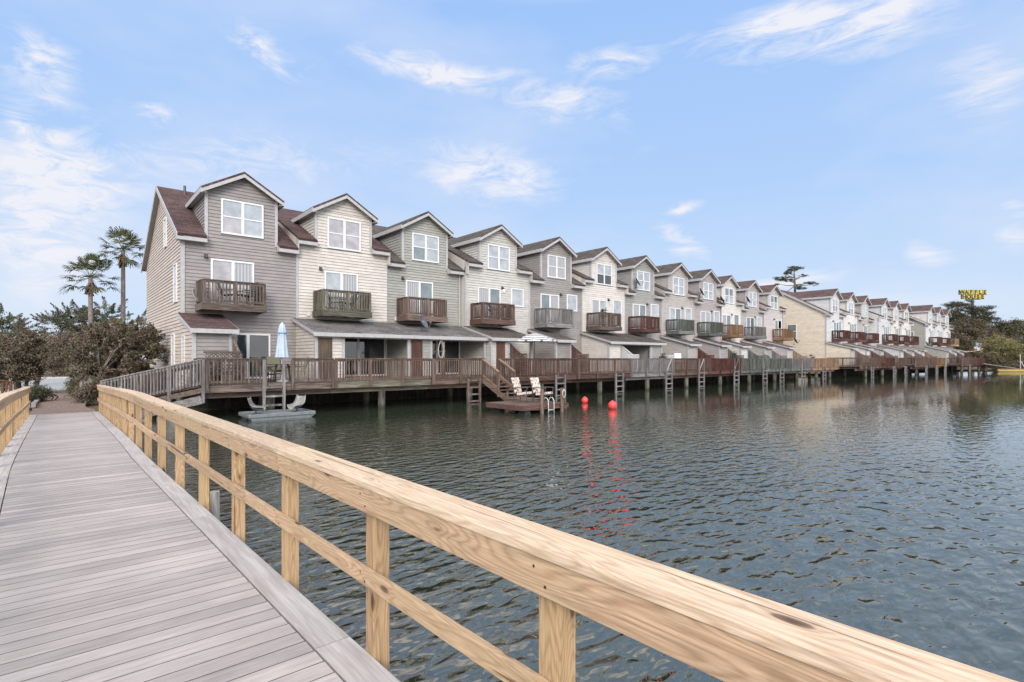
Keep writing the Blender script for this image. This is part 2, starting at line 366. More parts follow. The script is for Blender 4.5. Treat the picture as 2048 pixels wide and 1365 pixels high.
lit, _nt, _bb = nmat('lit lamp glass'); _bb.inputs['Emission Color'].default_value = (1,.8,.5,1); _bb.inputs['Emission Strength'].default_value = 1.5
def make_house(n, x0, Wd, yf, even, wall, roof, label, side=None, win=('blind',), slider=('blind','blind'), single=None, bal='brown',
               porch=None, bal_off=-.6, group='lakefront townhouses', shed='wall', lampside=-1, bal_solid=False, flat=False):
    x1 = x0+Wd; cx = (x0+x1)/2; zE = EAVE_EVEN if even else EAVE_ODD
    root = thing('townhouse', (cx, yf, GZ), label, 'townhouse', group)
    ms = M[wall]; mr, mrs = M[roof], M[roof+'_s']
    hw = 1.45; zde = 9.5; pit = .58; zap = zde+hw*pit
    zEt = zE+.17; slope = (RIDGE-zEt)/(5.6+.38)
    ry = lambda z: yf-.38+(z-zEt)/slope              # main roof underside: y at height z
    ov0 = .22 if side else 0.
    fr = lambda u, z, o: (u, yf-o, z)
    # front wall with dormer face
    b = MB()
    courses(b, GZ, zE, lambda z: (x0, x1), fr)
    courses(b, zE, zde, lambda z: (cx-hw, cx+hw), fr)
    courses(b, zde, zap, lambda z: (cx-hw+(z-zde)/pit, cx+hw-(z-zde)/pit), fr)
    b.box(x0+.01, x1-.01, yf+.06, yf+11.1, GZ, zE-.01)         # body behind the boards
    b.build('wall', ms, root)
    for s in (-1, 1):                                  # dormer cheeks
        b = MB(); X = cx+s*hw
        courses(b, zEt, zde, lambda z: (yf+.003, max(yf+.004, ry(z)+.05)), (lambda u, z, o: (X+s*o, u, z)) if s > 0 else (lambda u, z, o: (X-o, u, z)))
        b.build('dormer_wall', ms, root)
    # end wall
    if side:
        b = MB(); sg = lambda z: (yf, yf+11.2) if z < zE+.3 else (yf+(z-zEt)/slope-.38+.02, yf+11.2-((z-zEt)/slope-.38))
        courses(b, GZ-.6, RIDGE-.02, sg, lambda u, z, o: (x0-.003-o, u, z))
        b.build('end_wall', M[side], root)
        b = MB()
        for a, c in (((yf-.38, zEt), (yf+5.6, RIDGE)), ((yf+11.58, zEt), (yf+5.6, RIDGE))):
            b = MB(); b.prism([(x0-ov0-.03, a[0], a[1]+.1), (x0-ov0-.03, c[0], c[1]+.1), (x0-ov0-.03, c[0], c[1]-.14), (x0-ov0-.03, a[0], a[1]-.14)], (.03,0,0))
            b.prism([(x0-ov0, a[0], a[1]-.005), (x0-ov0, c[0], c[1]-.005), (x0-ov0, c[0], c[1]-.03), (x0-ov0, a[0], a[1]-.03)], (ov0-.005,0,0))
            b.build('rake_board', M['trim'], root)
    # main roof
    b = MB(); xl = x0-ov0; e = .002
    b.slab(xl, cx-hw-.03, (yf-.4, zEt), (yf+5.6, RIDGE), .1)
    b.slab(cx+hw+.03, x1-e, (yf-.4, zEt), (yf+5.6, RIDGE), .1)
    b.slab(cx-hw-.03, cx+hw+.03, (yf+.3, zEt+.7*slope), (yf+5.6, RIDGE-.001), .099)
    b.slab(xl, x1-e, (yf+11.6, zEt), (yf+5.602, RIDGE), .1)
    roofo = b.build('roof', mr, root)
    for xa, xb in ((xl, cx-hw-.01), (cx+hw+.01, x1+(.0 if even else -.004))):
        b = MB(); b.prism([(xa, yf-.38, zE+.0), (xa, yf-.001, zE), (xa, yf-.001, zEt+.36*slope), (xa, yf-.38, zEt-.003)], (xb-xa,0,0))
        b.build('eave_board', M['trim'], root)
    # dormer roof
    ov = .26; th = .11; b = MB(); ye = yf+5.3
    for s in (-1, 1):
        xe = cx+s*(hw+ov); ze = zde-ov*pit
        q = [(cx, yf-.34, zap+.02), (xe, yf-.34, ze+.02), (xe, yf-.34, ze+.02+th), (cx, yf-.34, zap+.02+th)]
        b.prism(q if s > 0 else q[::-1], (0, ye-yf+.34, 0))
    b.build('dormer_roof', mrs, root)
    b = MB()
    for s in (-1, 1):
        xe = cx+s*(hw+ov-.01); ze = zde-(ov-.01)*pit
        for dy, lo, wy in ((-.37, .15, .028), (-.33, .028, .325)):
            q = [(cx, yf+dy, zap+.015), (xe, yf+dy, ze+.015), (xe, yf+dy, ze+.015-lo), (cx, yf+dy, zap+.015-lo)]
            b.prism(q if s > 0 else q[::-1], (0, wy, 0))
        xa, xb = sorted((cx+s*(hw+ov+.004), cx+s*(hw+ov-.026)))
        b.box(xa, xb, yf-.365, ry(ze)+.05, ze-.12, ze+.09)
        xa, xb = sorted((cx+s*(hw+.03), cx+s*(hw+ov-.03)))
        b.box(xa, xb, yf-.33, ry(ze)+.05, ze-.1, ze-.08)
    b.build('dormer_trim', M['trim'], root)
    # corner boards
    b = MB(); tw = .1
    b.box(x0-(.045 if side else -.002), x0+tw, yf-.05, yf+.03, GZ, zE)
    if side: b.box(x0-.05, x0-.004, yf+.031, yf+tw, GZ-.5, zE)
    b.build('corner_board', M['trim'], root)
    for s in (-1, 1):
        xa, xb = sorted((cx+s*(hw+.045), cx+s*(hw-.075))); b = MB(); b.box(xa, xb, yf-.05, yf+.08, zE+.25, zde-.02); b.build('corner_board', M['trim'], root)
    if even:                                           # stepped party walls above the lower neighbours
        zo_ = EAVE_ODD+.17
        for xa in (x0+.002, x1-.032):
            b = MB(); b.prism([(xa, yf-.37, zEt-.003), (xa, yf-.37, zo_-.15), (xa, yf+.3, zo_), (xa, yf+5.5, RIDGE-.12), (xa, yf+5.5, RIDGE-.06)], (.03,0,0)); b.build('party_wall', ms, root)
    # dormer window, slider, single window
    window(root, cx-.87, cx+.87, 7.66, 9.2, yf, win)
    scx = cx+bal_off+.2
    window(root, scx-.87, scx+.87, 4.5, 6.52, yf, slider, 'sliding_door', 2, 1)
    if single: window(root, cx+1.0, cx+2.05, 5.5, 6.66, yf, (single,), 'window', 1, 1)
    b = MB(); lx = scx+lampside*1.05
    b.box(lx-.07, lx+.07, yf-.04, yf-.005, 6.5, 6.68); b.tube([(lx, yf-.04, 6.6), (lx, yf-.13, 6.58), (lx, yf-.15, 6.5)], [.03, .06, .07], 8)
    b.build('wall_lamp', M['lamp'], root)
    if n == 4:
        b = MB(); b.lathe((lx, yf-.17, 6.42), [(.01,-.07),(.06,-.03),(.06,.03),(.01,.07)], 10); b.build('lamp_bulb', lit, root)
    b = MB(); b.box(x0+.5, x0+.68, yf-.08, yf-.02, 4.25, 4.45); b.build('meter_box', M['meter'], root)
    if n in (3, 9, 12, 14, 17):
        b = MB(); b.tube([(x1-.16, yf-.07, zE), (x1-.16, yf-.07, 3.9)], .04, 6); b.build('downspout', M['trim'], root)
    # balcony
    mw = wd(bal); bx0, bx1 = cx+bal_off-1.22, cx+bal_off+1.24; yb = yf-1.25; zb = 4.5
    b = MB()
    for k in range(9): b.box(bx0, bx1, yb+.005+k*.138, yb+.13+k*.138, zb-.04, zb)
    b.box(bx0-.02, bx1+.02, yb-.045, yb-.002, zb-.3, zb-.02)
    b.box(bx0-.04, bx0-.001, yb-.001, yf-.03, zb-.3, zb-.02); b.box(bx1+.001, bx1+.04, yb-.001, yf-.03, zb-.3, zb-.02)
    for k in range(4): b.box(bx0+.2+k*.66, bx0+.24+k*.66, yb+.01, yf-.03, zb-.26, zb-.05)
    bo = b.build('balcony', mw['x'], root)
    so = dict(bal=.125, bw=.045) if not bal_solid else dict(bal=.15, bw=.125, solid=True)
    railing(bo, (bx0+.05, yb+.05, zb), (bx1-.05, yb+.05, zb), .96, mw, 3, post_below=.3, **so)
    for X in (bx0+.05, bx1-.05):
        m2 = dict(mw); m2['x'] = mw['y']
        railing(bo, (X, yf-.08, zb), (X, yb+.1, zb), .955, m2, 1, **so)
    # storage room with lean-to roof, and porch
    sw, sp = 1.3, 2.5; ys = yf-sp; xs1 = x0+sw; zh, zl = 4.02, 3.28
    b = MB(); sl = (zh-zl)/(sp+.3)
    mshed = M[shed if shed != 'wall' else wall]
    courses(b, GZ, 3.3, lambda z: (x0+.0, xs1), lambda u, z, o: (u, ys-o, z))
    courses(b, GZ, zh-.08, lambda z: (yf-.04-(min(sp-.04, (zh-.05-z)/sl) if z > zl+.05 else sp-.04), yf-.04), lambda u, z, o: (x0+.012-o, u, z))
    courses(b, GZ, zh-.08, lambda z: (yf-.04-(min(sp-.04, (zh-.05-z)/sl) if z > zl+.05 else sp-.04), yf-.04), lambda u, z, o: (xs1-.012+o, u, z))
    so_ = b.build('storage_room', mshed, root)
    if side:
        b = MB(); courses(b, GZ, zh-.1, lambda z: (yf-.04-(min(sp-.04, (zh-.07-z)/sl) if z > zl+.05 else sp-.04), yf-.04), lambda u, z, o: (x0-.03-o, u, z)); b.build('storage_side', M[side], so_)
    b = MB()
    b.box(x0-(.07 if side else .035), x0+.08, ys-.045, ys-.002, GZ, 3.3); b.box(xs1-.08, xs1+.035, ys-.045, ys-.002, GZ, 3.3); b.box(x0-.036, x0-.018, ys-.002, ys+.09, GZ, 3.3)
    b.build('corner_board', M['trim'], so_)
    rx1 = x0+sw+.2 if porch is None else (x1+.0 if porch == 'full' else x0+porch)
    b = MB(); b.slab(x0-.16, rx1, (ys-.3, zl), (yf-.04, zh), .09); b.build('lean_to_roof', mr if n not in (2, 3) else M['greyroof'], root)
    b = MB(); b.box(x0-.17, rx1+.01, ys-.33, ys-.301, zl-.11, zl+.06)
    for X in ((x0-.19, x0-.161), (rx1+.001, rx1+.03)):
        b.prism([(X[0], ys-.32, zl-.06), (X[0], yf-.05, zh-.06), (X[0], yf-.05, zh+.07), (X[0], ys-.32, zl+.07)], (X[1]-X[0],0,0))
    b.box(x0-.15, rx1-.01, ys-.29, ys-.03, zl-.02, zl-.004)
    if porch: b.box(x0+sw+.05, rx1, ys-.02, ys+.12, zl-.16, zl-.001)
    b.build('lean_to_trim', M['trim'], root)
    if n in (2, 3, 4):
        b = MB(); xa = x0+(.12 if n < 4 else .35); b.box(xa, xa+.62, ys-.06, ys-.03, 1.25, 3.12); b.build('storage_door', M['door' if n == 2 else 'doorred'], root)
    if porch:
        b = MB(); b.box(rx1-.16, rx1-.04, ys+.0, ys+.11, 1.2, zl-.16); b.build('porch_post', M['trim'], root)
    # ground floor sliding door
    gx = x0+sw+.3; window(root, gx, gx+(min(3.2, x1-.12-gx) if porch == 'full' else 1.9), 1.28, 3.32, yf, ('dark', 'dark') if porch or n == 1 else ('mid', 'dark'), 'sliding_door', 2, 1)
    return root

# siding and roof materials
for nm, c in dict(taupe=(.238,.214,.202), cream=(.47,.432,.385), sage=(.27,.265,.235), light=(.41,.39,.355), umber=(.235,.215,.2), ivory=(.5,.46,.415),
                  ash=(.26,.25,.23), fawn=(.35,.32,.295), mauve=(.31,.272,.262), pale=(.52,.49,.455), stone=(.32,.295,.275), sand=(.41,.375,.355),
                  endcream=(.53,.46,.365), tan=(.45,.38,.315), white=(.54,.51,.48), pearl=(.48,.475,.47), buff=(.53,.5,.45)).items():
    M[nm] = siding(nm+' vinyl siding', c)
for nm, a, c in (('redroof', (.1,.06,.056), (.052,.036,.035)), ('darkroof', (.095,.08,.068), (.052,.045,.04)), ('greyroof', (.15,.138,.132), (.085,.08,.078)), ('rustroof', (.115,.075,.066), (.066,.046,.042))):
    M[nm] = shingle(nm+' shingles', a, c); M[nm+'_s'] = shingle(nm+' shingles sideways', a, c, True)

B1 = [4.05, 8.72, 13.48, 18.4, 23.5, 28.6, 33.55, 38.5, 43.55, 48.6, 53.65, 58.7, 63.7]
YF = [26, 26, 26.15, 25.75, 25.75, 25.75, 25.8, 25.75, 25.8, 26.4, 26.4, 26.35]
HS = [
 dict(wall='taupe', roof='redroof', side='tan', win=('greyscreen','blind','blind','blind'), slider=('greyscreen','curtain'), bal='brown', label='taupe end townhouse nearest the boardwalk, red-brown roof, tan side wall and dish beside its balcony'),
 dict(wall='cream', roof='redroof', win=('greyscreen',), slider=('blind','curtain'), bal='mossy', porch='full', bal_off=-.35, label='cream townhouse with red-brown roof and open porch, between taupe and grey-green ones'),
 dict(wall='sage', roof='darkroof', win=('mid','blind','blind','blind'), slider=('curtain','mid'), bal='rust', porch='full', bal_off=-.6, label='grey-green townhouse with a dark dish on its porch roof, third from the boardwalk'),
 dict(wall='light', roof='darkroof', win=('blind',), slider=('curtain','mid'), single='blind', bal='red', porch=3.2, bal_off=-.95, lampside=1, label='light beige townhouse with dark red balcony and lit wall lamp, fourth from the boardwalk'),
 dict(wall='umber', roof='darkroof', win=('curtain',), slider=('mid','curtain'), single='blind', bal='grey', bal_off=-.85, lampside=1, label='grey-brown townhouse behind the striped parasol, with pale posts on its balcony'),
 dict(wall='ivory', roof='darkroof', win=('dark','blind'), slider=('curtain','blind'), single='blind', bal='brown', porch='full', bal_off=-.75, lampside=1, label='pale ivory townhouse with dark lower dormer panes and a plant on its balcony'),
 dict(wall='ash', roof='darkroof', win=('blind',), slider=('curtain','mid'), single='blind', bal='darkred', bal_off=-.75, lampside=1, label='grey townhouse with deep red balcony, right of the ivory house with the potted plant'),
 dict(wall='fawn', roof='darkroof', win=('blind',), slider=('blind','mid'), single='blind', bal='green', bal_solid=True, bal_off=-.7, lampside=1, label='fawn townhouse with mossy grey-green balcony, right of the house with the deep red balcony'),
 dict(wall='mauve', roof='darkroof', win=('blind',), slider=('curtain','curtain'), single='blind', bal='green', bal_solid=True, bal_off=-.7, lampside=1, label='mauve-taupe townhouse with mossy balcony, ninth from the boardwalk'),
 dict(wall='pale', roof='rustroof', win=('blind','mid'), slider=('curtain','mid'), single='mid', bal='orange', bal_off=-.7, lampside=1, label='pale cream townhouse with orange-brown balcony, tenth from the boardwalk'),
 dict(wall='stone', roof='rustroof', win=('blind',), slider=('mid','dark'), single='blind', bal='grey', bal_solid=True, bal_off=-.7, lampside=1, label='stone grey townhouse with weathered grey balcony, second last of the near row'),
 dict(wall='sand', roof='rustroof', win=('blind','mid'), slider=('mid','mid'), single='mid', bal='orange', bal_solid=True, bal_off=.9, lampside=-1, label='last townhouse of the near row, with a solid orange-brown balcony at its far end'),
]
for i, h in enumerate(HS): make_house(i+1, B1[i], B1[i+1]-B1[i], YF[i], i % 2 == 1, **h)
GRP2 = [(67.7, 5.4, 23.2), (73.1, 5.4, 23.2), (78.5, 5.4, 23.2), (83.9, 5.4, 22.4), (89.3, 5.4, 22.4), (94.7, 5.4, 22.4), (100.1, 5.6, 20.6), (105.7, 5.6, 20.6), (111.3, 5.6, 20.6)]
HS2 = [
 dict(wall='pearl', side='endcream', win=('mid','blind'), label='first house of the far row, long yellow-tan end wall facing the gap'),
 dict(wall='white', win=('mid','blind'), label='off-white townhouse right of the one with the tan end wall in the far row'),
 dict(wall='fawn', win=('blind',), label='beige townhouse, third in the far row, last before the row first steps forward'),
 dict(wall='pearl', win=('mid','blind'), label='pearl grey townhouse, fourth in the far row, where the row first steps forward'),
 dict(wall='buff', win=('mid','blind'), label='buff townhouse in the middle of the far row between grey and off-white ones'),
 dict(wall='white', win=('dark','mid'), label='off-white townhouse with dark dormer panes, sixth in the far row'),
 dict(wall='white', side='sage', win=('mid','blind'), label='far townhouse with a grey-green end wall and window, standing forward of the row'),
 dict(wall='pearl', win=('dark','mid'), label='second last townhouse of the far row, grey with dark dormer panes'),
 dict(wall='buff', win=('dark','mid'), label='very last townhouse of the far row, in front of the pine trees'),
]
for i, (g, h) in enumerate(zip(GRP2, HS2)):
    r = make_house(i+13, g[0], g[1], g[2], i % 2 == 1, roof='rustroof', slider=('mid','dark'), single='mid', bal='tan' if i == 8 else 'darkred', bal_solid=True,
                   bal_off=.2 if i < 8 else .9, shed='sand' if i % 2 == 0 else 'wall', group='townhouses of the far row', **h)
    if i in (0, 6): side_window(r, g[0], g[2]+1.4 if i == 6 else g[2]+3.2, g[2]+2.6 if i == 6 else g[2]+4.3, 4.4 if i == 6 else 4.6, 6.3, 'mid')
h1 = [o for o in COL.objects if o.name == 'townhouse'][0]
side_window(h1, 4.05, 27.0, 27.75, 4.65, 6.35, 'mid'); side_window(h1, 4.05, 29.8, 30.5, 7.5, 8.9, 'mid')
side_window(h1, 4.05, 24.3, 24.9, 1.45, 3.0, 'mid') if False else None
side_window(h1, 4.05, 27.6, 28.3, 1.5, 3.3, 'mid')
side_window(h1, 4.05, 25.1, 25.7, 1.5, 3.15, 'mid')
b = MB(); b.tube([(4.95, 31.0, 10.3), (4.95, 31.0, 10.85)], .06, 8); b.build('vent_pipe', M['pipe'], h1)
# ------------------------------------------------------------------ decks along the water
def lattice(mb, o, ux, w, h, sp=.13, sw=.035, th=.012):
    """diagonal strips filling a w x h rectangle at o, spanned by ux and z"""
    o = Vector(o); ux = Vector(ux); uz = Vector((0,0,1)); nn = ux.cross(uz)
    for s in (1, -1):
        k = -h if s > 0 else 0
        while k < (w if s > 0 else w+h):
            # line u = k + s*v
            v0, v1 = 0, h
            if s > 0: v0 = max(0, -k); v1 = min(h, w-k)
            else: v0 = max(0, k-w); v1 = min(h, k)
            if v1-v0 > .03:
                a = o+ux*(k+s*v0)+uz*v0+nn*(.007*s); c = o+ux*(k+s*v1)+uz*v1+nn*(.007*s)
                mb.beam(a, c, th, sw, up=nn.cross((c-a).normalized()))
            k += sp
ZD = 1.24
def make_deck(x0, x1, yf, yb, col, label, zo=0., solid=False, npost=4, gap=None, dividers=True, latt=None, left_rail=False, right_rail=False, piles=1, col2=None, shedx=1.3, ysh=23.4):
    z = ZD+zo; m = wd(col); mp = wd(col2) if col2 else m
    r = thing('waterside_deck', ((x0+x1)/2, yf, 0), label, 'deck', 'wooden decks on piles along the water')
    b = MB(); y = yf
    while y < yb-.05: b.box(x0+.003, x1-.003, y, min(y+.135, yb), z-.038, z); y += .14
    b.build('deck_boards', m['x'], r)
    b = MB(); b.box(x0+.004, x1-.004, yf-.04, yf-.001, z-.28, z-.004); b.box(x0+.004, x1-.004, yf-.055, yf-.041, z-.09, z-.045)
    b.build('fascia_board', m['x'], r)
    b = MB(); b.box(x0+.01, x1-.01, yf+.35, yf+.45, z-.5, z-.26)
    for k in range(6): X = x0+.3+k*(x1-x0-.6)/5; b.box(X-.025, X+.025, yf+.01, yb, z-.25, z-.042)
    b.build('joists', m['x'], r)
    for k in range(piles):
        X = x0+(x1-x0)*(k+.5)/piles
        b = MB(); b.tube([(X, yf+.42, -1.2), (X, yf+.42, z-.5)], .16, 12); b.build('pile', M['pile'], r, smooth=False)
        b = MB(); b.tube([(X+.3, yf+2.6, -1.2), (X+.3, yf+2.6, z-.26)], .15, 10); b.build('pile', M['pile'], r)
    so = dict(bal=.15, bw=.115, solid=True) if solid else dict(bal=.125, bw=.042)
    h = .96
    segs = [(x0+.05, x1-.05)] if not gap else [(x0+.05, gap[0]), (gap[1], x1-.05)]
    for a, c in segs:
        if c-a > .3: railing(r, (a, yf-.106, z), (c, yf-.106, z), h, mp, max(2, round((c-a)/1.45)+1), post_below=.27, **so)
    my = dict(mp); my['x'] = mp['y']
    if left_rail: railing(r, (x0+.05, yf+.15, z), (x0+.05, yb-.6, z), h, my, 3, **so)
    if right_rail: railing(r, (x1-.05, yf+.15, z), (x1-.05, left_rail or yb-.6, z), h, my, 3, **so)
    if dividers:
        X = x0+shedx+.05; b = MB(); ya, yc = ysh-.05, ysh-1.5
        n = 11
        for k in range(n):
            y_ = ya+(yc-ya)*(k+.5)/n; zt = z+1.75-.95*(k+.5)/n
            b.box(X-.015, X+.015, y_-.058, y_+.058, z+.05, zt, random.random())
        b.build('divider_screen', M['w_'+col+'z'] if not latt == 'white' else M['white_lattice'], r)
        b = MB(); b.beam((X, ya, z+1.8), (X, yc, z+.85), .09, .05); b.box(X-.05, X+.05, yc-.06, yc+.03, z, z+.84)
        b.build('divider_rail', m['y'] if not latt == 'white' else M['white_lattice'], r)
        mb = MB(); lattice(mb, (x0+.1, yc, z+.4), (1,0,0), shedx-.05, .75)
        mb.box(x0+.05, x0+shedx, yc-.03, yc+.03, z+1.15, z+1.22); mb.box(x0+.05, x0+shedx, yc-.03, yc+.03, z+.33, z+.4)
        mb.build('lattice_screen', M['white_lattice'] if latt == 'white' else m['x'], r)
    return r
for c in WOODC: wd(c)
YD = 21.5
DK = [('brown', 'weathered brown deck of the taupe end townhouse, with the closed parasol on it', dict(left_rail=True, gap=(6.05, 7.05))),
 ('mossy', 'greenish brown deck in front of the cream townhouse, left of the hung hose', dict(col2='rust', dividers=False)),
 ('rust', 'brown deck under the grey-green house with the hung pale hose', dict(dividers=False, gap=(16.5, 17.35))),
 ('red', 'reddish brown deck of the light beige townhouse, right of the wooden stairs', dict()),
 ('red', 'reddish brown deck with the striped parasol standing on it', dict(col2='rust')),
 ('grey', 'grey weathered deck with white lattice, before the ivory townhouse', dict(latt='white')),
 ('rust', 'brown-grey deck with a white lattice planter, right of the white lattice', dict(col2='red', dividers=False)),
 ('darkred', 'dark red deck in front of the fawn townhouse', dict(solid=True)),
 ('green', 'grey-green mossy deck before the mauve-taupe townhouse', dict(solid=True)),
 ('green', 'grey-green mossy deck before the pale cream townhouse', dict(solid=True)),
 ('grey', 'weathered grey deck with a covered grill, before the stone grey townhouse', dict(solid=True)),
 ('tan', 'tan deck at the far end of the near row', dict(solid=True))]
for i, (c, lab, kw) in enumerate(DK):
    x1 = B1[i+1]
    make_deck(B1[i], x1, YD, YF[i]-.03, c, lab, ysh=YF[i]-2.5, **kw)
make_deck(63.75, 66.2, YD, 25, 'tan', 'short tan deck spanning the gap between the two rows', solid=True, dividers=False, right_rail=False, piles=1)
cols2 = ['rust', 'darkred', 'rust', 'rust', 'rust', 'orange', 'rust', 'red', 'darkred']
lab2 = ['brown deck at the gap, jutting toward the water before the tan end wall', 'dark red-brown deck, second in the far row', 'brown deck, third in the far row before the first step',
  'brown deck below the pearl grey townhouse of the far row', 'brown deck below the buff townhouse mid far row', 'orange tan deck, brightest in the far row',
  'brown deck below the grey-green end wall in the far row', 'reddish deck, second last in the far row', 'dark red deck ending the far row, beside the shore bushes']
for i, g in enumerate(GRP2):
    yd = [19.4, 18.4, 16.4][i//3]
    x0 = g[0] if i else 66.25
    x1 = g[0]+g[1] if i < 8 else 121.5
    make_deck(x0, x1, yd, g[2]-.03, cols2[i], lab2[i], zo=.08, solid=True, left_rail=i in (0, 3, 6), ysh=g[2]-2.5, shedx=1.3 if i else 2.75)

# ------------------------------------------------------------------ ladders
def make_ladder(x, yf, top, rungs, hand=False, lm=None):
    lm = lm or M['ladder']
    r = thing('ladder', (x, yf, 0), 'x', 'ladder', 'wooden swim ladders hung on the decks')
    y = yf-.13
    for s in (-.36, .36):
        b = MB(); b.box(x+s-.045, x+s+.045, y-.07, y+.03, -.5, top if s < 0 or not hand else top); b.build('ladder_rail', lm, r)
    for k in range(rungs):
        z = .04+k*.34; b = MB(); b.box(x-.312, x+.312, y-.06, y+.02, z, z+.07); b.build('rung', lm, r)
    if hand:
        b = MB(); b.beam((x-.3, y-.02, ZD+.05), (x+.3, y-.02, ZD+.9), .04, .08); b.build('brace', M['ladder'], r)
    return r
LW = W('ladder2', 'z') if False else M['ladder']
lad_main = [(548, 2.15, False, 'tall grey ladder over the small boat at the nearest deck'), (948, 1.2, False, 'brown ladder left of the wooden stairs'),
 (1121, 1.25, False, 'ladder rising behind the floating dock'), (1239, 1.25, False, 'ladder just right of the larger red buoy, below the grey deck'),
 (1338, 2.15, True, 'ladder with diagonal brace at the right edge of the brown-grey deck'), (1403, 2.15, True, 'ladder with diagonal brace before the dark red deck'),
 (1473, 2.15, True, 'ladder with diagonal brace before the first grey-green deck'), (1530, 2.15, True, 'ladder with diagonal brace at the covered grill'),
 (1564, 1.25, False, 'ladder at the tan deck, last but two of the near row'), (1607, 2.15, True, 'ladder with diagonal brace on the tan deck near the gap'), (1649, 1.25, False, 'last ladder before the gap between the rows')]
first = {}
for px, top, hand, lab in lad_main:
    x = kx(px)*(YD-.15)
    key = (top, hand)
    if key not in first: first[key] = r = make_ladder(x, YD, top, 4, hand, W('brown','z') if top == 1.2 else W('grey','z'))
    else: r = copy_tree(first[key]); r.location.x = x
    r['label'] = lab
l2 = first[(1.25, False)]
for px, yd, lab in ((1745, 19.4, 'ladder on the far row, first right of the gap'), (1789, 18.4, 'pale ladder in the middle of the far decks'), (1812, 18.4, 'ladder right of the pale one under the far decks'),
                    (1853, 18.4, 'ladder below the orange tan far deck'), (1874, 16.4, 'ladder below the far grey-green end wall'), (1891, 16.4, 'ladder under the second last far deck'), (1940, 16.4, 'farthest ladder, near the shore bushes')):
    r = copy_tree(l2); r.location = (kx(px)*(yd-.15), yd, 0); r['label'] = lab

# ------------------------------------------------------------------ ramp from the first deck down to the shore
rp = thing('access_ramp', (4.05, 21.6, 0), 'sloping weathered grey ramp from the nearest deck down to the shore path', 'ramp')
m = wd('grey'); wdl = (Vector((1.45, 24.75, .42))-Vector((4.05, 21.95, 1.22)))
for k in range(2):
    off = Vector((.72, .67, 0))*(1.25*k)
    a = Vector((4.02, 21.62, 1.22))+off*.8; c = Vector((1.3, 24.45, .42))+off*.8
    railing(rp, c, a, .97, wd('grey') if k == 0 else wd('red'), 4 if k == 0 else 3, bal=.125, bw=.042, post_below=.62 if k == 0 else .2)
    b = MB(); b.beam(c-Vector((0,0,.16)), a-Vector((0,0,.16)), .05, .18); b.build('stringer', W('brown','x'), rp)
b = MB(); A = Vector((4.02, 21.62, 1.22)); C = Vector((1.3, 24.45, .42)); o2 = Vector((.72,.67,0))
for k in range(28):
    q = C+(A-C)*((k+.5)/28); b.beam(q, q+o2, .13, .035)
b.build('ramp_boards', W('red', 'x'), rp)
b = MB(); b.beam((2.3, 22.9, .2), (4.0, 21.75, .72), .06, .3); b.build('brace', m['x'], rp)
for q in ((2.7, 23.1), (3.4, 22.35)):
    b = MB(); b.tube([(q[0], q[1], -.8), (q[0], q[1], .8)], .1, 10); b.build('pile', M['pile'], rp)
# ------------------------------------------------------------------ stairs down to the floating dock
st = thing('stairs', (13.6, 20, 0), 'brown wooden stairs with two handrails going down to the floating dock', 'stairs')
sx0, sx1 = 13.75, 14.55; sx0 = kx(968)*21.3; sx1 = kx(1000)*21.3
mz = W('rust', 'x'); nst = 6
for k in range(nst):
    y = YD-.2-k*.3; z = ZD-.14-k*.15
    b = MB(); b.box(sx0+.03, sx1-.03, y-.29, y, z-.04, z); b.build('tread', W('ladder2x' if False else 'rust', 'x'), st)
for X in (sx0, sx1):
    b = MB(); b.beam((X, YD-.06, ZD-.12), (X, YD-.2-nst*.3, ZD-.12-nst*.152), .045, .24); b.build('stringer', W('rust', 'y'), st)
    m2 = wd('rust'); m2['x'] = M['ladder'] if False else W('tan', 'y')
    railing(st, (X, YD-1.35, ZD-.62), (X, YD-.1, ZD+.0), .95, m2, 2, bal=.12, bw=.04, post_below=.3)
b = MB(); yb = YD-.2-nst*.3
for k in range(8): b.box(sx0-.1, sx1+.1, yb-.15*k-.14, yb-.15*k-.005, .26, .3)
b.box(sx0-.1, sx0-.05, yb-1.2, yb, .1, .255); b.box(sx1+.05, sx1+.1, yb-1.2, yb, .1, .255)
b.build('landing', W('rust', 'x'), st)
for X, Y in ((sx0-.05, yb-.1), (sx1+.05, yb-.1), (sx0-.05, yb-1.1)):
    b = MB(); b.tube([(X, Y, -.8), (X, Y, .62)], .06, 8); b.build('post', W('rust', 'z'), st)
# ------------------------------------------------------------------ floating dock
fd = thing('floating_dock', (15.2, 16.5, 0), 'low brown floating dock with two posts carrying the floral chairs', 'dock')
b = MB(); y = 15.45
while y < 17.75: b.box(13.8, 16.3, y, y+.135, .3, .338); y += .14
b.build('deck_boards', W('rust', 'x'), fd)
b = MB(); b.box(13.78, 16.32, 15.40, 15.448, .15, .34); b.box(13.78, 16.32, 17.71, 17.76, .15, .34); b.box(13.752, 13.798, 15.449, 17.709, .15, .34); b.box(16.302, 16.348, 15.449, 17.709, .15, .34)
b.build('frame', W('red', 'x'), fd)
for q in ((14.1,15.7),(14.1,17.3),(15.3,15.7),(15.3,17.3),(16.1,15.7),(16.1,17.3)):
    b = MB(); b.tube([(q[0]-.0,q[1]-.2,-.02),(q[0],q[1]+.2,-.02)], .17, 10); b.build('float', plain('black float', (.02,.02,.02)), fd)
for q in ((14.72, 15.33), (15.85, 15.33)):
    b = MB(); b.tube([(q[0], q[1], -.6), (q[0], q[1], .98)], .075, 10); b.build('post', W('rust', 'z'), fd)
wt = plain('white enamel tube', (.42,.42,.42), .35)
b = MB()
for X in (15.1, 15.42):
    b.tube([(X, 15.68, .34), (X, 15.66, .5), (X, 15.58, .6), (X, 15.45, .59), (X, 15.37, .48), (X, 15.36, .15), (X, 15.36, .0)], .018, 8)
b.box(15.1, 15.42, 15.34, 15.38, .1, .13)
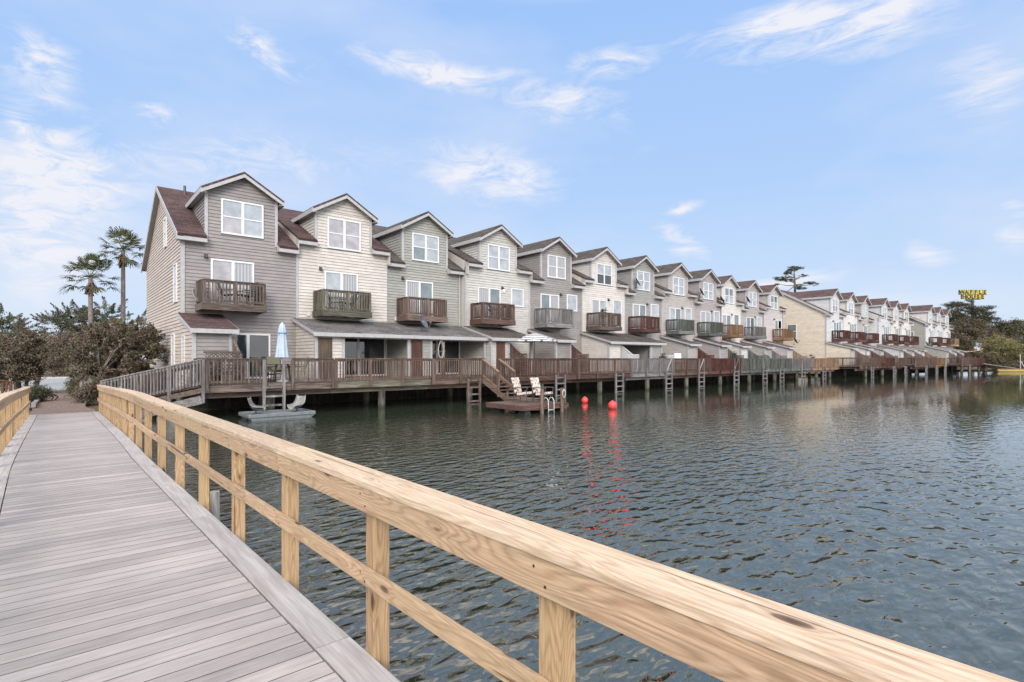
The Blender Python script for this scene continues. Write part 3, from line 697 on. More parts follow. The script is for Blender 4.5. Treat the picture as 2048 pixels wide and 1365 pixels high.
tag(b.build('swim_ladder', wt, None, smooth=True), 'small white tubular swim ladder hooked over the edge of the floating dock', 'swim ladder')
b = MB(); b.tube([(15.86+.09*math.cos(t), 15.23, .76+.16*math.sin(t)) for t in np.linspace(0, 2*math.pi, 22)], .018, 6); b.tube([(15.84+.075*math.cos(t), 15.21, .74+.15*math.sin(t)) for t in np.linspace(0, 2*math.pi, 22)], .016, 6)
tag(b.build('rope_coil', plain('pale rope', (.35,.33,.27), .9), None, smooth=True), 'pale coil of rope hanging on the right post of the floating dock', 'rope')
# ------------------------------------------------------------------ things on the decks and the water
def rotz(o, a): o.rotation_euler = (0, 0, a); return o
red, nt, bb = nmat('red buoy vinyl', .35, .5)
n_ = N(nt, 'ShaderNodeTexNoise', Scale=7., Detail=4.); L(nt, mixc(nt, n_.outputs['Fac'], (.62,.03,.035), (.75,.055,.05)), bb.inputs['Base Color'])
def buoy(loc, r, lab):
    t = thing('mooring_buoy', (loc[0], loc[1], 0), lab, 'buoy', 'red mooring buoys')
    pr = [(max(.001, r*math.sin(a)), r*.8-r*math.cos(a)) for a in np.linspace(.05, math.pi-.12, 18)]
    MB().lathe((loc[0], loc[1], 0), pr, 28).build('float_ball', red, t, smooth=True)
    b = MB(); b.tube([(loc[0], loc[1], r*1.75), (loc[0], loc[1], r*1.97)], [r*.22, r*.15], 10); b.build('eye_fitting', red, t)
p = P(1225, 818, 23.2); buoy(p, .19, 'larger red buoy, the one nearer the camera on open water')
p = P(1169.5, 806, 26.3); buoy(p, .16, 'smaller red buoy nearer the decks')

# small fishing boat
hullm = plain('pale blue grey plastic hull', (.14,.155,.16), .45, var=.25)
seatm = plain('weathered white seat shell', (.19,.187,.175), .45, var=.15)
bt = thing('fishing_boat', (6.35, 20.2, 0), 'small flat pale grey-blue fishing boat with two swivel seats, moored under the nearest deck', 'boat')
b = MB()
for y0 in (20.1, 20.95):
    b.prism([(5.15, y0, .1), (5.35, y0, -.12), (7.15, y0, -.12), (7.45, y0, .08), (7.45, y0, .2), (5.15, y0, .18)], (0, .42, 0))
b.box(5.2, 7.4, 20.13, 21.34, .13, .175); b.box(5.12, 7.46, 20.05, 20.095, .1, .23); b.box(5.12, 7.46, 21.38, 21.42, .1, .23); b.box(7.4, 7.46, 20.096, 21.379, .1, .225); b.box(5.12, 5.17, 20.096, 21.379, .1, .225)
b.build('hull', hullm, bt, bevel=.02)
def shell(prof, w, y, parent, flip, x, z, name='seat', mat=None, ang=0.):
    b = MB(); n = len(prof); vs = []
    for th in (0, .03):
        for (u, v, k) in prof:
            for j in range(7):
                s = j/3-1; dx, dy = flip*u, s*w*k/2; vs.append((x+dx*math.cos(ang)-dy*math.sin(ang), y+dx*math.sin(ang)+dy*math.cos(ang), z+v+.12*abs(s)**2.5*(k > .7)-th))
    fs = []
    for q in range(2):
        for i in range(n-1):
            for j in range(6):
                a = q*n*7+i*7+j; fs.append((a, a+1, a+8, a+7))
    m7 = n*7
    for i in range(n-1): fs += [(i*7, (i+1)*7, m7+(i+1)*7, m7+i*7), (i*7+6, m7+i*7+6, m7+(i+1)*7+6, (i+1)*7+6)]
    for j in range(6): fs += [(j, m7+j, m7+j+1, j+1), ((n-1)*7+j, (n-1)*7+j+1, m7+(n-1)*7+j+1, m7+(n-1)*7+j)]
    b.quadmesh(vs, fs); return b.build(name, mat or seatm, parent, smooth=True)
prof = [(.3,-.03,.75), (.25,.0,.95), (.1,.0,1.), (-.05,.02,1.), (-.14,.1,1.), (-.19,.22,.95), (-.23,.36,.85), (-.25,.42,.6)]
for x, fl in ((5.5, 1), (6.95, -1)):
    s = shell(prof, .5, 20.6, bt, fl, x, .35, ang=-.5*fl)
    b = MB(); b.tube([(x, 20.6, .17), (x, 20.6, .35)], .03, 8); b.box(x-.12, x+.12, 20.48, 20.72, .176, .2); b.build('seat_pedestal', M['lamp'], s)

# floral lounge chairs on the floating dock
fl, nt, bb = nmat('floral cushion', .85, .15)
tc = N(nt, 'ShaderNodeTexCoord'); vo = N(nt, 'ShaderNodeTexVoronoi', Scale=10.); L(nt, tc.outputs['Object'], vo.inputs['Vector'])
bl = ramp(nt, vo.outputs['Distance'], [(.42, 1.), (.52, 0.)])
hs = N(nt, 'ShaderNodeSeparateColor'); L(nt, vo.outputs['Color'], hs.inputs[0])
pal = ramp(nt, hs.outputs[0], [(0., (.45,.12,.08)), (.3, (.12,.16,.1)), (.5, (.5,.38,.3)), (.75, (.1,.1,.12)), (1., (.62,.3,.16))])
L(nt, mixc(nt, bl, (.5,.48,.44), pal), bb.inputs['Base Color'])
framem = plain('dark metal chair frame', (.05,.045,.04), .4)
def chair(loc, rot, lab, name='lounge_chair', mat=None, grp='floral chairs on the floating dock', sling=False):
    x, y, z = loc
    t = thing(name, loc, lab, 'chair', grp)
    th = .11 if not sling else .02; w = .54
    def cush(pts, nm):
        b = MB(); poly = [(x+u, y-w/2, z+v) for u, v in pts]; b.prism(poly, (0, w, 0)); b.build(nm, mat, t, bevel=.03 if not sling else .006, smooth=False)
    cush([(.5,.46),(.5,.46-th),(-.04,.4-th),(-.04,.4)], 'seat_cushion' if not sling else 'seat')
    cush([(-.06,.41),(-.06-th,.37),(-.24-th,1.02),(-.24,1.04)], 'back_cushion' if not sling else 'backrest')
    for s in (-1, 1):
        Y = y+s*(w/2+.03)
        b = MB(); b.tube([(x+.46, Y, z), (x+.48, Y, z+.62)], .017, 6); b.build('leg', framem, t)
        b = MB(); b.tube([(x-.2, Y, z), (x-.12, Y, z+.36), (x-.3, Y, z+1.0)], .017, 6); b.build('leg', framem, t)
        b = MB(); b.tube([(x+.52, Y, z+.6), (x+.46, Y, z+.63), (x-.1, Y, z+.62), (x-.2, Y, z+.6)], .024, 6); b.build('armrest', framem, t)
    b = MB(); b.tube([(x+.47, y-w/2-.03, z+.3), (x+.47, y+w/2+.03, z+.3)], .015, 6); b.tube([(x-.1, y-w/2-.03, z+.3), (x-.1, y+w/2+.03, z+.3)], .015, 6); b.build('crossbar', framem, t)
    return t
fa = -1.25
c1 = chair((15.05, 17.0, .34), 0, 'floral cushioned chair on the floating dock, the one nearer the stairs', mat=fl); rotz(c1, fa)
c2 = copy_tree(c1); c2.location = (15.62, 16.42, .34); rotz(c2, fa-.1); c2['label'] = 'floral cushioned chair on the floating dock, right one beside the dock posts'

slingm = plain('olive brown sling fabric', (.12,.11,.075), .8)
s1 = chair((7.95, 23.0, ZD), 0, 'brown sling patio chair right of the closed parasol', 'patio_chair', slingm, 'sling patio chairs', True); rotz(s1, math.pi-.35)
for (x, y, a, lab) in ((6.25, 22.7, .2, 'brown sling patio chair left of the closed parasol'), (7.1, 23.75, -math.pi/2, 'sling patio chair behind the parasol table against the glass door')):
    c = copy_tree(s1); c.location = (x, y, ZD); rotz(c, a); c['label'] = lab
tb = thing('patio_table', (7.1, 22.8, ZD), 'round dark patio table under the closed white parasol', 'table')
MB().lathe((7.1, 22.8, ZD), [(.01,.7), (.55,.7), (.57,.715), (.55,.73), (.01,.73)], 28).build('tabletop', framem, tb, smooth=False)
for k in range(4):
    a = k*math.pi/2+.4; b = MB(); b.tube([(7.1+.45*math.cos(a), 22.8+.45*math.sin(a), ZD), (7.1+.3*math.cos(a), 22.8+.3*math.sin(a), ZD+.7)], .02, 6); b.build('leg', framem, tb)
# closed parasol
cp = thing('closed_parasol', (7.1, 22.8, ZD), 'closed pale blue-white parasol standing on the nearest deck', 'parasol')
cl = plain('pale blue parasol cloth', (.34,.4,.47), .8)
vs = []; nseg = 32; prof = [(.25,1.0), (.23,1.1), (.18,1.6), (.14,2.0), (.155,2.05), (.1,2.3), (.03,2.42)]
b = MB(); vs = [(7.1+r*(1+.16*math.cos(8*2*math.pi*k/nseg))*math.cos(2*math.pi*k/nseg), 22.8+r*(1+.16*math.cos(8*2*math.pi*k/nseg))*math.sin(2*math.pi*k/nseg), ZD+z) for r, z in prof for k in range(nseg)]
b.quadmesh(vs, [(i*nseg+k, i*nseg+(k+1) % nseg, (i+1)*nseg+(k+1) % nseg, (i+1)*nseg+k) for i in range(len(prof)-1) for k in range(nseg)]); b.build('canopy', cl, cp, smooth=True)
b = MB(); b.tube([(7.1, 22.8, ZD), (7.1, 22.8, ZD+2.44)], .025, 8); b.lathe((7.1, 22.8, ZD), [(.25,0),(.25,.06),(.05,.1),(.04,.3)], 20); b.build('pole', wt, cp)
b = MB(); b.lathe((7.1, 22.8, ZD), [(.175,1.98),(.19,2.0),(.19,2.04),(.175,2.06)], 24); b.build('tie_strap', plain('blue strap', (.2,.32,.5)), cp)
# striped open parasol
stp, nt, bb = nmat('grey white striped cloth', .8, .2)
tc = N(nt, 'ShaderNodeTexCoord'); ln = nt.nodes.new('ShaderNodeVectorMath'); ln.operation = 'LENGTH'
mp = N(nt, 'ShaderNodeMapping'); mp.inputs['Scale'].default_value = (1,1,0); L(nt, tc.outputs['Object'], mp.inputs['Vector']); L(nt, mp.outputs[0], ln.inputs[0])
w = math_(nt, 'GREATER_THAN', math_(nt, 'SINE', math_(nt, 'MULTIPLY', ln.outputs['Value'], 24.)), .25)
L(nt, mixc(nt, w, (.5,.5,.51), (.1,.105,.12)), bb.inputs['Base Color'])
ux, uy = kx(1069)*22.9, 22.9
op = thing('striped_parasol', (ux, uy, ZD), 'open parasol with grey and white stripes on the reddish deck', 'parasol')
b = MB(); ns = 8; pr = [(.02,2.42), (.5,2.3), (.55,2.28), (1.25,2.0), (1.25,1.93)]
vs = [(ux+r*math.cos(2*math.pi*k/ns), uy+r*math.sin(2*math.pi*k/ns), ZD+z) for r, z in pr for k in range(ns)]
b.quadmesh(vs, [(i*ns+k, i*ns+(k+1) % ns, (i+1)*ns+(k+1) % ns, (i+1)*ns+k) for i in range(len(pr)-1) for k in range(ns)]); o = b.build('canopy', stp, op)
sd = o.modifiers.new('thick', 'SOLIDIFY'); sd.thickness = .012
for k in range(ns):
    a = 2*math.pi*k/ns; b = MB(); b.tube([(ux+.05*math.cos(a), uy+.05*math.sin(a), ZD+2.32), (ux+1.2*math.cos(a), uy+1.2*math.sin(a), ZD+1.97)], .012, 5); b.build('rib', framem, op)
b = MB(); b.tube([(ux, uy, ZD), (ux, uy, ZD+2.45)], .025, 8); b.lathe((ux, uy, ZD), [(.25,0),(.25,.06),(.05,.1),(.04,.3)], 16); b.build('pole', framem, op)
# hose on a post
hx, hy = kx(880)*22.0, 22.0
b = MB()
for j in range(4):
    rr = .17+.013*j; b.tube([(hx+.02*math.sin(j*2.1)+rr*.8*math.cos(t), hy-.06-.02*j, 2.62-.03*(j%3)+rr*2.*math.sin(t)) for t in np.linspace(0, 2*math.pi, 26)], .013, 6)
tag(b.build('coiled_hose', plain('pale hose', (.3,.29,.265), .5), None, smooth=True), 'pale coiled hose hanging on a deck post before the dark porch', 'hose')
hp = thing('hose_post', (hx+.2, hy+.05, ZD), 'tall brown post with crossbar carrying the pale coiled hose', 'post')
b = MB(); b.box(hx+.16, hx+.28, hy, hy+.12, ZD, 3.0); b.build('post', W('rust', 'z'), hp)
b = MB(); b.box(hx-.35, hx+.3, hy-.035, hy-.002, 2.5, 2.56); b.build('crossbar', W('rust', 'x'), hp)
# covered grill
gx, gy = kx(1530)*22.6, 22.6
b = MB(); pr = [(.42,0),(.46,.5),(.5,.95),(.46,1.12),(.3,1.26),(.05,1.32)]
n = 24; vs = [(gx+1.25*r*math.cos(2*math.pi*k/n)*(1+.05*math.cos(7*2*math.pi*k/n)), gy+.75*r*math.sin(2*math.pi*k/n)*(1+.05*math.cos(7*2*math.pi*k/n)), ZD+z) for r, z in pr for k in range(n)]
b.quadmesh(vs, [(i*n+k, i*n+(k+1) % n, (i+1)*n+(k+1) % n, (i+1)*n+k) for i in range(len(pr)-1) for k in range(n)]+[tuple(range((len(pr)-1)*n, len(pr)*n))])
tag(b.build('covered_grill', plain('dark green cover', (.035,.05,.05), .6), None, smooth=True), 'grill under a dark green cover on the weathered grey deck', 'grill')
# white planters
for j, (px, lab) in enumerate(((1338, 'white lattice planter box on the brown-grey deck, left of the white chair'),)):
    x, y = kx(px)*22.0, 22.0
    t = thing('planter_box', (x, y, ZD), lab, 'planter')
    b = MB(); b.box(x-.4, x+.4, y-.18, y+.18, ZD+.02, ZD+1.12); b.build('liner', M['meter'], t)
    b = MB(); lattice(b, (x-.43, y-.22, ZD+.1), (1,0,0), .86, 1.0, .14); b.box(x-.45, x+.45, y-.23, y+.22, ZD+1.12, ZD+1.2); b.build('lattice_panel', M['white_lattice'], t)
wc = chair((kx(1357)*22.2, 22.2, ZD+.3), 0, 'white plastic chair behind the rail beside the white lattice planter', 'white_chair', plain('white plastic', (.42,.42,.41), .4), None, True); rotz(wc, -2.3)
# far float and its post
ym = plain('yellow plastic float', (.3,.22,.07), .5)
q = P(2022, 743.5, 86)
fb = thing('yellow_float', (q.x, q.y, 0), 'long yellow float on the water by the far shore', 'float')
b = MB(); dv = Vector((SA, -CA, 0)); b.tube([Vector((q.x,q.y,.2))-dv*2.2, Vector((q.x,q.y,.2))-dv*2.05, Vector((q.x,q.y,.2))+dv*4, Vector((q.x,q.y,.2))+dv*4.1], [.12,.26,.26,.12], 10); b.build('hull', ym, fb, smooth=True)
b = MB(); b.beam(Vector((q.x,q.y,.48))-dv*1.9, Vector((q.x,q.y,.48))+dv*3.9, .5, .05); b.build('deck_board', ym, fb)
q = P(2041, 738, 87); b = MB(); b.beam((q.x,q.y,.3), (q.x-.3,q.y,2.9), .1, .1); b.beam(Vector((q.x+.9*SA,q.y-.9*CA,.3)), Vector((q.x+.2,q.y,1.7)), .08, .08); b.beam((q.x-.9,q.y,1.6),(q.x+.5,q.y-.2,1.6),.07,.07)
tag(b.build('mooring_pole', wt), 'thin white pole frame standing by the yellow float', 'pole')
# gangway handline at the end of the far deck
b = MB(); a, c = P(1966, 728, 84), P(2030, 737, 86); b.beam(a, c, .35, .12); tag(b.build('gangplank', W('grey', 'x')), 'narrow pale gangplank sloping from the last far deck to the yellow float', 'gangplank')
# string of lights
bulb, nt, bb = nmat('warm bulb'); bb.inputs['Emission Color'].default_value = (1,.45,.12,1); bb.inputs['Emission Strength'].default_value = .9; bb.inputs['Base Color'].default_value = (.8,.4,.1,1)
a, c = P(1933, 702, 86), P(1967, 696, 87)
t = thing('string_lights', a, 'string of glowing orange bulbs by the end of the far row', 'string lights')
b = MB(); b.tube([a+(c-a)*(i/8)+Vector((0,0,-.15*math.sin(math.pi*i/8))) for i in range(9)], .015, 5); b.build('cable', framem, t)
b = MB()
for i in range(12):
    q = a+(c-a)*((i+.5)/12)+Vector((0,0,-.12-.15*math.sin(math.pi*(i+.5)/12))); b.lathe(q, [(.01,-.05),(.035,-.025),(.035,.025),(.01,.05)], 6)
b.build('bulbs', bulb, t)

# satellite dishes
dm = plain('grey dish metal', (.3,.3,.31), .45, .4, var=.15); ddark = plain('dark dish metal', (.085,.088,.095), .4, .4)
def dish(loc, mat, lab):
    x, y, z = loc; t = thing('satellite_dish', loc, lab, 'satellite dish', 'satellite dishes on the houses')
    ax = Vector((.5, -.72, .48)).normalized(); ux = ax.cross(Vector((0,0,1))).normalized(); uy = ux.cross(ax)
    c = Vector((x, y, z))+Vector((0,-.1,.45)); b = MB(); vs = []; n = 24
    for th in (0, -.02):
        for r in (0.02, .12, .24, .33, .35):
            for k in range(n):
                a = 2*math.pi*k/n; vs.append(c+ux*(r*math.cos(a)*1.0)+uy*(r*math.sin(a)*1.12)+ax*(r*r*.85+th))
    fs = [(q*5*n+i*n+k, q*5*n+i*n+(k+1) % n, q*5*n+(i+1)*n+(k+1) % n, q*5*n+(i+1)*n+k) for q in range(2) for i in range(4) for k in range(n)]
    fs += [(4*n+k, 4*n+(k+1) % n, 9*n+(k+1) % n, 9*n+k) for k in range(n)]+[tuple(range(n)), tuple(range(5*n, 6*n))]
    b.quadmesh(vs, fs); b.build('reflector', mat, t, smooth=True)
    b = MB(); b.tube([(x, y, z), (x, y, z+.2), c-ax*.04], .025, 6); b.box(x-.08, x+.08, y-.08, y+.08, z-.02, z+.02); b.build('mast', M['lamp'], t)
    b = MB(); f = c+ax*.42-uy*.2; b.tube([c-uy*.36+ax*.08, c-uy*.42+ax*.2, f], .016, 6); b.beam(f-ux*.09, f+ux*.09, .06, .08); b.build('feed_arm', mat, t)
    return t
d1 = dish((0, 0, 0), dm, 'x'); d1.location = (4.62, 25.85, 4.35); d1['label'] = 'pale grey satellite dish on the wall left of the nearest balcony'
d2 = dish((kx(843)*24.3, 24.3, 3.6), ddark, 'dark satellite dish with a small white mark on the porch roof of the third house')
fc = bpy.data.curves.new('mark', 'FONT'); fc.body = 'dish'; fc.size = .2; fc.align_x = 'CENTER'
tmp = bpy.data.objects.new('tmp', fc); COL.objects.link(tmp); bpy.context.view_layer.update()
def text_mesh(ob): return bpy.data.meshes.new_from_object(ob.evaluated_get(bpy.context.evaluated_depsgraph_get()))
me = text_mesh(tmp); me.materials.append(wt); bpy.data.objects.remove(tmp)
mo = bpy.data.objects.new('mark', me); COL.objects.link(mo); mo.parent = d2
ax = Vector((.5, -.72, .48)).normalized(); ux_ = Vector((0,0,1)).cross(ax).normalized(); uy_ = ax.cross(ux_)
from mathutils import Matrix
mo.matrix_local = Matrix.Translation(Vector((0,-.1,.45))+ax*.06-uy_*.02) @ Matrix((ux_, uy_, ax)).transposed().to_4x4()
for px, y, z, lab in ((1272, 25.55, 7.75, 'dark dish on the eave between the ivory and the grey house'), (1400, 25.5, 7.7, 'dark dish on the eave left of the mauve-taupe dormer'), (1441, 25.6, 7.3, 'dark dish at the eave left of the pale cream dormer'),
                      (1493, 26.0, 7.75, 'dark dish on the eave left of the stone grey dormer'), (1588, 24.6, 3.7, 'dark dish on the lean-to roof at the end of the near row')):
    c = copy_tree(d2); c.location = (kx(px)*y, y, z); c['label'] = lab
    for k in [k for k in c.children if k.name.startswith('mark')]: bpy.data.objects.remove(k)
c = copy_tree(d1); c.location = (kx(1852)*19.4, 19.4, 3.75); c['label'] = 'grey dish on a lean-to roof in the far row'

# ------------------------------------------------------------------ trees and plants
def leafmesh(name, mat, C, rnd, size, parent=None, asp=2.2, flat=0.):
    """one small pointed leaf (a folded quad) per row of C"""
    n = len(C); C = np.asarray(C, float)
    if parent is not None: C = C-np.array(woff(parent))
    d = RNG.normal(size=(n,3)); d[:,2] *= (1-flat); d /= np.linalg.norm(d, axis=1)[:,None]
    e = RNG.normal(size=(n,3)); e -= d*(e*d).sum(1)[:,None]; e /= np.linalg.norm(e, axis=1)[:,None]
    s = size*RNG.uniform(.6, 1.3, n)[:,None]
    V = np.empty((n,4,3)); V[:,0] = C-d*s*.5; V[:,1] = C+e*s/asp*.5; V[:,2] = C+d*s*.5; V[:,3] = C-e*s/asp*.5
    me = bpy.data.meshes.new(name); me.vertices.add(n*4); me.loops.add(n*4); me.polygons.add(n)
    me.vertices.foreach_set('co', V.reshape(-1)); me.loops.foreach_set('vertex_index', np.arange(n*4, dtype=np.int32))
    me.polygons.foreach_set('loop_start', np.arange(0, n*4, 4, dtype=np.int32)); me.polygons.foreach_set('loop_total', np.full(n, 4, np.int32))
    at = me.attributes.new('rnd', 'FLOAT', 'FACE'); at.data.foreach_set('value', np.asarray(rnd, np.float32)); me.materials.append(mat); me.update(); me.validate()
    o = bpy.data.objects.new(name, me); COL.objects.link(o)
    if parent is not None: o.parent = parent
    return o
def clumps(ells, nclump, spread, nleaf, zs=.7, spray=0.):
    """clusters of leaves scattered through ellipsoids; returns centres, leaf points, values"""
    tot = sum(rx*ry*rz for _, (rx, ry, rz) in ells); cc = []
    for c, (rx, ry, rz) in ells:
        k = max(3, int(nclump*rx*ry*rz/tot)); u = RNG.normal(size=(k,3)); u /= np.linalg.norm(u, axis=1)[:,None]
        cc.append(np.array(c)+u*np.array((rx,ry,rz))*(RNG.uniform(.25, 1.08, k)**.6)[:,None])
    cc = np.concatenate(cc); pts = []; rv = []
    ec = np.array([e[0] for e in ells])
    for c in cc:
        m = int(nleaf*RNG.uniform(.5, 1.4)); s = spread*RNG.uniform(.6, 1.3)
        
        off = RNG.normal(size=(m,3))*np.array((s,s,s*zs))
        if spray:
            o = c-ec[np.argmin(((ec-c)**2).sum(1))]; o = o/np.linalg.norm(o)+RNG.normal(size=3)*.35+np.array((0,0,.35)); o /= np.linalg.norm(o)
            q = RNG.uniform(0, 1, m)[:,None]; off = off*(1.05-q)*.75+o*q*spray*RNG.uniform(.5, 1.5)
        pts.append(c+off); rv.append(np.clip(RNG.uniform(.15,.85)+RNG.normal(size=m)*.16, 0, 1))
    return cc, np.concatenate(pts), np.concatenate(rv)
bark = wood('bark', (.06,.05,.042), (.17,.145,.12), 'z', fine=16, along=4)
L_purple = leaf('purple brown leaves', [(.05,.06,.035), (.18,.1,.09), (.06,.085,.04), (.15,.09,.08), (.08,.11,.05), (.25,.14,.125), (.08,.115,.05), (.2,.115,.1), (.06,.09,.045)])
L_dark = leaf('dark green leaves', [(.03,.035,.022), (.06,.065,.035), (.11,.1,.055), (.09,.06,.05)])
L_cedar = leaf('cedar needles', [(.05,.06,.04), (.11,.12,.075), (.16,.14,.09)])
L_box = leaf('boxwood leaves', [(.035,.045,.02), (.08,.085,.035), (.13,.12,.05)])
L_pine = leaf('pine needles', [(.022,.028,.016), (.055,.06,.028), (.08,.065,.035)])
L_rust = leaf('rust brown leaves', [(.045,.035,.022), (.1,.068,.045), (.07,.075,.035), (.15,.1,.065), (.05,.06,.03)])
L_olive = leaf('olive leaves', [(.08,.08,.035), (.17,.16,.065), (.22,.2,.085), (.13,.09,.05)])
def tree(name, label, cat, base, ells, mat, ncl, nl, spread, size, trunkr=.12, limbs=9, group=None, zs=.7, asp=2.2, flat=0., stems=1, spray=0.):
    base = Vector(base); t = thing(name, base, label, cat, group)
    cc, pts, rv = clumps(ells, ncl, spread, nl, zs, spray)
    leafmesh('crown', mat, pts, rv, size, t, asp, flat)
    b = MB(); ctr = Vector(np.array([e[0] for e in ells]).mean(0))
    idx = RNG.permutation(len(cc))[:limbs]
    for s in range(stems):
        off = Vector((RNG.normal()*.25*(stems > 1), RNG.normal()*.25*(stems > 1), 0))
        fork = base+(ctr-base)*.55+off*2; b.tube([base+off-Vector((0,0,.3)), base+off+(fork-base-off)*.5+Vector((.05,-.04,0)), fork], [trunkr*1.25, trunkr, trunkr*.8], 8)
        for i in idx[s::stems]:
            q = Vector(cc[i]); mdp = fork+(q-fork)*.5+Vector((0,0,.12*(q-fork).length)); b.tube([fork, mdp, q], [trunkr*.6, trunkr*.35, trunkr*.12], 6)
    b.build('trunk', bark, t); return t
def E(px, py, d, rpx, rpy, rd=None):                # ellipsoid given by where it stands and how big it is
    c = P(px, py, d); rx = rpx*d/F; return (tuple(c), (rx, rd or rx, rpy*d/F))
# left bank
g = .35
tree('crape_myrtle', 'large purple-brown leafy shrub in front of the palms, touching the tan end wall', 'shrub', (1.9, 30.0, g), [E(250, 688, 24.2, 60, 42), E(205, 700, 24.0, 55, 45), E(290, 705, 24.4, 34, 36), E(235, 740, 23.8, 60, 28), E(180, 725, 23.6, 34, 30)], L_purple, 360, 150, .18, .11, .07, 40, stems=5, spray=.35)
tree('crape_myrtle', 'purple-brown shrub mass left of the shore path, behind the round green bush', 'shrub', P(40, 800, 27).xy.to_3d()+Vector((0,0,g)), [E(35, 715, 27, 60, 38), E(75, 735, 27, 36, 28), E(10, 735, 26.5, 55, 36), E(45, 680, 27.5, 36, 22)], L_purple, 250, 140, .2, .115, .08, 24, stems=4, spray=.4)
tree('crape_myrtle', 'purple-brown shrub overhanging the far side of the road between the two nearer ones', 'shrub', P(128, 790, 50).xy.to_3d()+Vector((0,0,g)), [E(110, 705, 50, 40, 30), E(150, 700, 50, 40, 34), E(75, 712, 50, 36, 26)], L_purple, 200, 90, .4, .2, .12, 18, stems=3)
tree('cedar_tree', 'dark feathery cedar behind the two palm trunks', 'tree', P(190, 760, 53).xy.to_3d()+Vector((0,0,g)), [E(180, 645, 53, 58, 26), E(150, 632, 53, 34, 18), E(215, 632, 54, 38, 18), E(120, 657, 52, 30, 20), E(262, 657, 53, 34, 22)], L_cedar, 190, 170, .26, .18, .2, 26, zs=.5, asp=3.0, spray=1.1)
tree('cedar_tree', 'dark feathery cedar at the left edge of the picture', 'tree', P(8, 790, 33).xy.to_3d()+Vector((0,0,g)), [E(8, 660, 33, 34, 28), E(-20, 665, 33, 40, 40), E(25, 690, 33, 30, 24)], L_cedar, 120, 150, .2, .14, .16, 20, zs=.5, asp=3.0, spray=.75)
tree('leafy_tree', 'dark green tree far behind the road at the left', 'tree', P(70, 790, 62).xy.to_3d()+Vector((0,0,g)), [E(85, 690, 62, 45, 22), E(30, 690, 62, 40, 25), E(140, 690, 62, 50, 28)], L_dark, 130, 80, .5, .28, .2, 14)
tree('round_bush', 'round dark green bush at the end of the left boardwalk railing', 'bush', P(75, 806, 22.3).xy.to_3d()+Vector((0,0,.3)), [E(75, 790, 22.3, 19, 16), E(64, 786, 22.4, 12, 13)], L_dark, 60, 110, .12, .07, .03, 8, stems=3)
tree('boxwood_hedge', 'yellow-green clipped hedge on the right side of the shore path', 'hedge', P(148, 800, 26).xy.to_3d()+Vector((0,0,.3)), [E(150, 776, 25.6, 10, 16), E(150, 758, 29, 9, 14), E(158, 790, 24.2, 9, 14)], L_box, 70, 110, .12, .06, .03, 8, stems=3)
tree('low_shrub', 'low dark shrub between the right railing end and the access ramp', 'bush', P(178, 806, 22.5).xy.to_3d()+Vector((0,0,.3)), [E(175, 785, 22.4, 18, 22), E(192, 775, 22.6, 14, 20)], L_purple, 60, 100, .14, .08, .03, 8, stems=3)
# palms
L_palm = leaf('palm leaves', [(.035,.04,.02), (.07,.08,.03), (.11,.115,.045), (.075,.05,.028)])
L_dead = leaf('dead palm skirt', [(.1,.06,.04), (.2,.14,.09)])
pbark = wood('palm bark', (.17,.135,.12), (.32,.26,.235), 'z', fine=10, along=7)
def palm(label, base, ctr, R, lean):
    base = Vector(base); ctr = Vector(ctr); t = thing('palm_tree', base, label, 'palm tree', 'two fan palms left of the houses')
    b = MB(); pts = [base+(ctr-base)*s+Vector((lean*s*(1-s), 0, 0)) for s in np.linspace(0, 1, 9)]
    b.tube(pts, list(np.linspace(.2, .145, 9)), 12); b.build('trunk', pbark, t)
    b = MB(); dead = MB()
    for i in range(26):
        az = i*2.39996+RNG.uniform(-.2,.2); el = math.radians(82-112*(i/25)**.9+RNG.uniform(-10,10))
        dv = Vector((math.cos(az)*math.cos(el), math.sin(az)*math.cos(el), math.sin(el)))
        L0 = R*(.58+.16*RNG.random()); tip = ctr+dv*L0+Vector((0,0,-.25*L0*math.cos(el)**2))
        side = dv.cross(Vector((0,0,1))).normalized(); upv = side.cross(dv)
        b.tube([ctr, ctr+dv*L0*.5+Vector((0,0,.03)), tip], [.02,.015,.01], 4, rnd=.5)
        r0 = RNG.uniform(.1,.8); nb = 17; fr = R*RNG.uniform(.36, .5)
        for k in range(nb):
            a = (k/(nb-1)-.5)*math.radians(200); bd = (dv*math.cos(a)+side*math.sin(a)+upv*RNG.normal()*.08).normalized()
            ln = fr*(.62+.38*math.cos(a*.8)); w = side*math.cos(a)*.05-dv*math.sin(a)*.05
            m1 = tip+bd*ln*.55; m2 = tip+bd*ln*.85+Vector((0,0,-.1*ln)); e1 = tip+bd*ln*.98+Vector((0,0,-.28*ln))
            b.quadmesh([tip, m1+w, m2, m1-w], [(0,1,2,3)], np.clip(r0+RNG.normal()*.1, 0, 1)); b.quadmesh([m1+w*.7, m2+w*.6, e1, m2-w*.6, m1-w*.7], [(0,1,2,3,4)], np.clip(r0+.1, 0, 1))
    b.build('crown', L_palm, t)
    for i in range(60):
        az = RNG.uniform(0, 6.28); a = ctr+Vector((0,0,-.1-.8*RNG.random())); r = .3+.25*RNG.random()
        e1 = a+Vector((math.cos(az)*r, math.sin(az)*r, -.35-.3*RNG.random())); w = Vector((-math.sin(az), math.cos(az), 0))*.05
        dead.quadmesh([a-w, a+w, e1+w*1.5, e1-w*1.5], [(0,1,2,3)], RNG.random())
    dead.build('dead_skirt', L_dead, t)
pb = P(188, 700, 44); palm('shorter of the two fan palms, the left one', (pb.x, pb.y, g), P(181, 556, 44), 2.1, -.3)
pb = P(245, 700, 46); palm('taller fan palm beside the tan end wall', (pb.x, pb.y, g), P(246, 503, 46), 2.1, .1)
